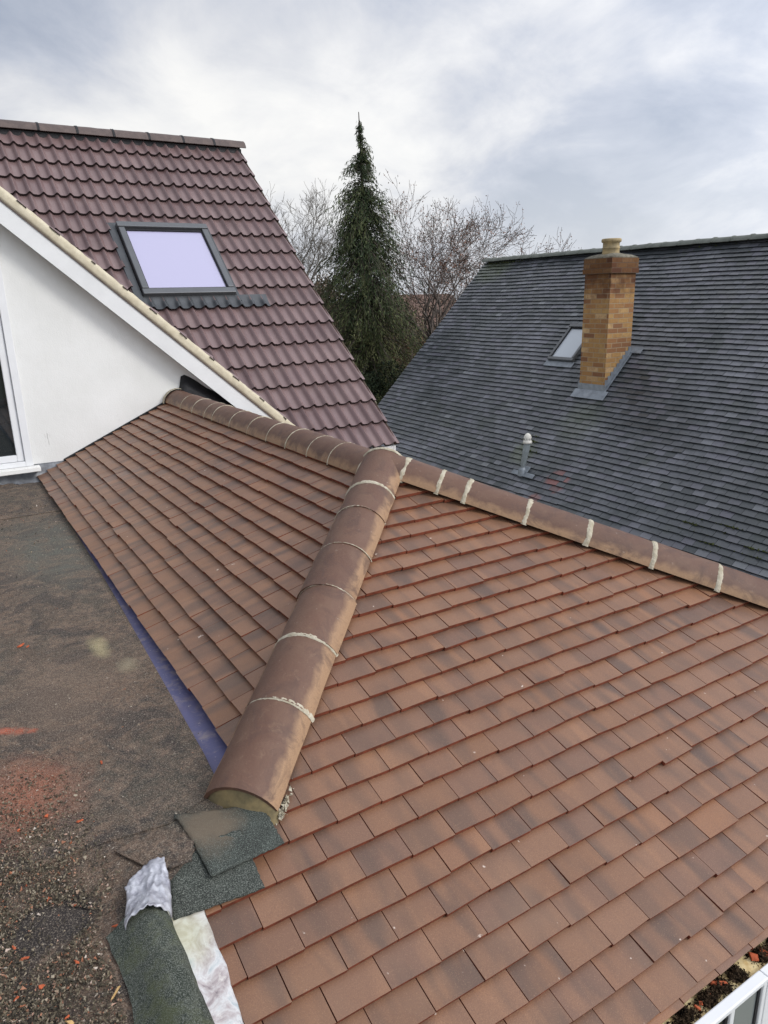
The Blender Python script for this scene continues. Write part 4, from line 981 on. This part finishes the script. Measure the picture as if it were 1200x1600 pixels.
def grow(segs, tips, P, d, ln, r, depth, spread, updraft, wig=.12, kids=(2, 4)):
    n = 4; q = P
    pts = [P]
    for i in range(n):
        d = d + V3(*rng.normal(0, wig, 3)) + V3(0, 0, updraft); d /= np.linalg.norm(d)
        q2 = q + d*ln/n; ra = r*(1-.5*i/n); rb = r*(1-.5*(i+1)/n); segs.append((q, q2, ra, rb)); q = q2; pts.append((q, d, rb))
    if depth == 0: tips.append((q, d)); return
    for k in range(random.randint(*kids)):
        if k == 0: bp, bd, br = pts[-1]
        else: bp, bd, br = pts[random.randint(2, n)]
        rv = V3(*rng.normal(0, 1, 3)); rv -= bd*(rv@bd); rv /= np.linalg.norm(rv)
        nd_ = bd + rv*spread*random.uniform(.6, 1.2); nd_ /= np.linalg.norm(nd_)
        grow(segs, tips, bp, nd_, ln*random.uniform(.62, .85), max(.003, br*.72), depth-1, spread, updraft, wig, kids)
def bark(name, c): return simple(name, c, .9, .3, 6, 0)
def bare_tree(name, P, h, trunk_h, r, label, cat, depth, spread, m, budm=None, up=.05, nlimb=5, minr=.004, group=None, lean=(0, 0, 0), kids=(2, 4), first=None, bud=2):
    root = empty(name, tuple(P), label, cat, group); segs, tips = [], []
    d = V3(*lean)+V3(0, 0, 1); q = V3(*P); d /= np.linalg.norm(d); tr = []
    for i in range(8):
        d = d+V3(*rng.normal(0, .035, 3)); d /= np.linalg.norm(d); q2 = q+d*trunk_h/8; tr.append((q, q2, r*(1.15-.4*i/8), r*(1.15-.4*(i+1)/8))); q = q2
    L0 = (h-trunk_h)*(first or .42)
    for k in range(nlimb):
        az = k/nlimb*2*math.pi+random.uniform(-.4, .4); dd = V3(math.cos(az)*spread, math.sin(az)*spread, 1); dd /= np.linalg.norm(dd)
        s0 = tr[random.randint(4, 7)][1] if k > 1 else q
        grow(segs, tips, s0, dd, L0*random.uniform(.8, 1.1), r*.5, depth, .75, up, .14, kids)
    V_, F_, R_ = tubes(tr, 8); cloud_mesh('trunk', V_, F_, R_, m, root)
    segs = [(a, b, max(minr, c), max(minr, e)) for a, b, c, e in segs]
    V_, F_, R_ = tubes(segs, 3); cloud_mesh('branches', V_, F_, R_, m, root)
    if budm:
        C_ = []
        for q, dd in tips:
            for k in range(bud): C_.append(q - dd*random.uniform(0, .5) + rng.normal(0, .05, 3))
        C_ = np.array(C_); n = len(C_); D_ = rng.normal(size=(n, 3)); D_ /= np.linalg.norm(D_, axis=1)[:, None]
        V_, F_, R_ = leaves(C_, D_, rng.uniform(.03, .07, n), .03, rng.random(n)); cloud_mesh('withered_leaves', V_, F_, R_, budm, root)
    return root
# conifer
def conifer(P, top, label):
    root = empty('conifer', tuple(P), label, 'tree'); P = V3(*P); H = top-P[2]
    wob = lambda t: V3(.22*t*t*-1*.0-.25*t+.03*math.sin(t*9), .02*math.sin(t*7), 0)
    tr = [(P+wob(i/30)*.6+V3(0, 0, H*i/30), P+wob((i+1)/30)*.6+V3(0, 0, H*(i+1)/30), .16*(1-i/30)+.012, .16*(1-(i+1)/30)+.010) for i in range(30)]
    V_, F_, R_ = tubes(tr, 7); cloud_mesh('trunk', V_, F_, R_, M['bark'], root)
    segs, C_, D_, T = [], [], [], []; LN = []
    def radius(t):
        ks = [(0, 1.75), (.30, 1.75), (.45, 1.62), (.58, 1.38), (.70, 1.04), (.80, .66), (.87, .46), (.92, .24), (.945, .10), (.97, .08), (1, .06)]
        for (a, ra), (b, rb) in zip(ks[:-1], ks[1:]):
            if a <= t <= b: return ra+(rb-ra)*(t-a)/(b-a)
        return .05
    N = 1900
    for i in range(N):
        t = 1-(random.random()**.80) if False else random.random()**.85
        if t > .985: continue
        if t > .60 and random.random() < (.30 if t < .80 else .50 if t < .91 else .86): continue
        az = random.uniform(0, 2*math.pi); lob = 1+.30*math.sin(az*3+t*21)+.20*math.sin(az*5-t*33)
        R_b = radius(t)*lob*random.choice((random.uniform(.5, .95), random.uniform(.8, 1.18)))
        b0 = P+wob(t)*.6+V3(0, 0, H*t); out = V3(math.cos(az), math.sin(az), 0)
        up0 = .25 if t < .85 else .5; K = 7; q = b0; tone0 = random.random()*.45 + .38*(t < .55)*random.random() + .12*(t < .5) 
        for k in range(K):
            f1 = (k+1)/K; q2 = b0+out*R_b*f1+V3(0, 0, R_b*(up0*f1-.75*f1*f1))+rng.normal(0, .02, 3)
            segs.append((q, q2, .012*(1-f1)+.004, .010*(1-f1)+.003)); 
            nl = int((3+11*f1)*(1 if t < .84 else .5))
            for _ in range(nl):
                c = q+(q2-q)*random.random()+rng.normal(0, .055, 3)*(1 if t < .9 else .5); c[2] -= random.random()*.10
                C_.append(c); dv = out*random.uniform(.1, .7)+V3(*rng.normal(0, .35, 3))+V3(0, 0, -random.uniform(.3, 1.1)); D_.append(dv/np.linalg.norm(dv))
                T.append(min(1, max(0, tone0+.30*f1+random.gauss(0, .12)))); LN.append(random.uniform(.06, .15))
            q = q2
    V_, F_, R_ = tubes(segs, 3); cloud_mesh('branches', V_, F_, R_, M['bark'], root)
    n = len(C_); V_, F_, R_ = leaves(np.array(C_), np.array(D_), LN, rng.uniform(.012, .030, n), np.array(T)); cloud_mesh('crown', V_, F_, R_, M['needle'], root)
    return root
M['bark'] = bark('grey_brown_bark', (.10, .08, .065)); M['bark_pale'] = bark('pale_winter_bark', (.20, .18, .155)); M['bark_red'] = bark('red_brown_bark', (.13, .105, .09))
M['needle'] = leafmat('dark_conifer_foliage', [(0, (.016, .028, .016)), (.35, (.036, .054, .026)), (.7, (.075, .090, .038)), (1, (.135, .14, .06))])
M['withered'] = leafmat('rusty_withered_leaves', [(0, (.14, .09, .07)), (.6, (.21, .12, .09)), (1, (.31, .18, .13))])
M['olive'] = leafmat('olive_foliage', [(0, (.035, .042, .018)), (.6, (.085, .088, .032)), (1, (.15, .14, .055))])
M['brownleaf'] = leafmat('brown_twigs', [(0, (.06, .045, .032)), (.6, (.13, .098, .065)), (1, (.21, .165, .11))])
M['darkgreen'] = leafmat('dark_green_foliage', [(0, (.012, .020, .010)), (.6, (.035, .048, .020)), (1, (.08, .09, .035))])
conifer(at(577, 20.0), 5.27, 'tall narrow dark green conifer with a thin bare drooping tip, between the two roofs')
bare_tree('bare_tree', at(478, 36), 10.3, 6.4, .16, 'pale grey bare tree with fine twigs just beyond the maroon roof verge', 'tree', 5, .55, M['bark_pale'], None, .05, 8, .0062, kids=(2, 4))
bare_tree('bare_tree', at(657, 22.5), 8.0, 4.5, .13, 'gnarled dark bare tree with rusty leaves right beside the conifer', 'tree', 5, .6, M['bark_red'], M['withered'], .045, 8, .0045, lean=(.02, 0, 0), bud=3)
bare_tree('bare_tree', at(700, 24.5), 8.1, 4.2, .13, 'wide reddish bare tree rising behind the end of the grey roof ridge', 'tree', 5, .8, M['bark_red'], M['withered'], .035, 9, .005, bud=3)
def shrub(name, P, rx_, rz_, n, m, label, cat='shrub', ln=.12, group=None, tone=None, lobes=14, stuff=False, ry_=None, stems=True):
    root = empty(name, tuple(P), label, cat, group)
    if stuff: root['kind'] = 'stuff'
    ry_ = ry_ or rx_
    cs_ = [V3(random.gauss(0, .42)*rx_, random.gauss(0, .42)*ry_, rz_*random.uniform(.25, .9)) for _ in range(lobes)]
    C_ = []; T = []
    for c in cs_:
        rr = random.uniform(.28, .5)*min(rx_, rz_); k = n//lobes; v = rng.normal(size=(k, 3)); v /= np.linalg.norm(v, axis=1)[:, None]; v *= (rng.random((k, 1))**.4)*rr
        C_.append(V3(*P)+c+v); T.append(np.clip(.45+.25*random.gauss(0, 1)+rng.normal(0, .18, k), 0, 1))
    C_ = np.concatenate(C_); T = np.concatenate(T); D_ = rng.normal(size=(len(C_), 3)); D_ /= np.linalg.norm(D_, axis=1)[:, None]
    V_, F_, R_ = leaves(C_, D_, rng.uniform(.6, 1.2, len(C_))*ln, ln*.4, T); cloud_mesh('foliage', V_, F_, R_, m, root)
    segs = [(V3(*P)+V3(0, 0, -.1), V3(*P)+c, .05, .01) for c in cs_]; V_, F_, R_ = tubes(segs, 4); cloud_mesh('stems', V_, F_, R_, M['bark'], root)
    return root
shrub('shrub', at(505, 27), 1.7, 6.9, 14000, M['brownleaf'], 'tall brown twiggy shrub left of the conifer', lobes=30, ln=.13)
shrub('shrub', at(528, 23.5), 1.3, 5.1, 14000, M['olive'], 'yellowish olive shrub at the left foot of the conifer', lobes=26, ln=.11)
shrub('shrub', at(620, 18.6), 1.1, 4.4, 12000, M['darkgreen'], 'dark green shrub at the right foot of the conifer beside the grey verge', lobes=26, ln=.09)
shrub('shrub', at(680, 30), 2.6, 5.6, 12000, M['brownleaf'], 'low brown thicket behind the gnarled bare trees', lobes=34, ln=.15)
shrub('shrub', at(600, 34), 2.4, 6.0, 9000, M['brownleaf'], 'brown thicket seen directly behind the conifer', lobes=30, ln=.16)
shrub('shrub', at(455, 40), 3.2, 7.0, 9000, M['brownleaf'], 'distant brown thicket beneath the pale bare tree', lobes=30, ln=.17)
# houses and wood far behind
def far_house(px, D, w, dp, eave, ridge, rot, wallc, roofc, label):
    P = at(px, D); root = empty('brick_house', tuple(P), label, 'house'); mbw = MB(); mbr = MB()
    c, s_ = math.cos(rot), math.sin(rot); Q = lambda x, y, z: (P[0]+x*c-y*s_, P[1]+x*s_+y*c, P[2]+z)
    a = [Q(-w, -dp, 0), Q(w, -dp, 0), Q(w, dp, 0), Q(-w, dp, 0), Q(-w, -dp, eave), Q(w, -dp, eave), Q(w, dp, eave), Q(-w, dp, eave), Q(-w, 0, ridge-.1), Q(w, 0, ridge-.1)]
    mbw.add(a, [(0, 1, 5, 4), (1, 2, 6, 9, 5), (2, 3, 7, 6), (3, 0, 4, 8, 7)], 0, None, [(q[0]+q[1], q[2], 0) for q in a]); mbw.build('wall', wallc, root)
    e = .35
    for sg in (-1, 1):
        mbr.obox(Q(-w-e, sg*(dp+e), eave-.3), np.array(Q(w+e, 0, 0))-np.array(Q(-w-e, 0, 0)), np.array(Q(0, 0, ridge))-np.array(Q(0, sg*(dp+e), eave-.3)), (0, 0, .12))
    mbr.build('roof', roofc, root)
    for x in (-w*.5, w*.45):
        mbx = MB(); mbx.obox(Q(x-.6, -dp-.03, 2.9), np.array(Q(1.2, 0, 0))-np.array(Q(0, 0, 0)), np.array(Q(0, .05, 0))-np.array(Q(0, 0, 0)), (0, 0, 1.2)); wdw = mbx.build('window', M['upvc'], root)
        mbx = MB(); mbx.obox(Q(x-.52, -dp-.045, 2.98), np.array(Q(1.04, 0, 0))-np.array(Q(0, 0, 0)), np.array(Q(0, .02, 0))-np.array(Q(0, 0, 0)), (0, 0, 1.04)); mbx.build('pane', M['darkglass'], wdw)
M['far_brick'] = simple('orange_brick_far', (.30, .14, .085), .9, .15, 2, 0); M['far_roof'] = simple('red_brown_roof_far', (.15, .095, .075), .9, .2, 3, 0)
far_house(655, 52, 2.6, 3.0, 4.0, 5.9, .15, M['far_brick'], M['far_roof'], 'orange brick house glimpsed through the twigs right of the conifer')
mb = MB(); C_ = []; T = []
for i in range(420):
    px = random.uniform(-200, 1500); D = random.uniform(70, 95); P = at(px, D); hh_ = random.uniform(3.2, 6.2)
    k = 70; v = np.clip(rng.normal(size=(k, 3)), -1.5, 1.5)*V3(2.0, 2.0, hh_*.26); C_.append(P+V3(0, 0, hh_*.55)+v); T.append(np.clip(.4+random.gauss(0, .25)+rng.normal(0, .1, k), 0, 1))
C_ = np.concatenate(C_); T = np.concatenate(T); D_ = rng.normal(size=(len(C_), 3)); D_ /= np.linalg.norm(D_, axis=1)[:, None]
V_, F_, R_ = leaves(C_, D_, rng.uniform(.4, .9, len(C_)), .3, T)
tag(cloud_mesh('distant_wood', V_, F_, R_, M['brownleaf'], None), 'low brown winter wood along the horizon', 'wood', kind='stuff')
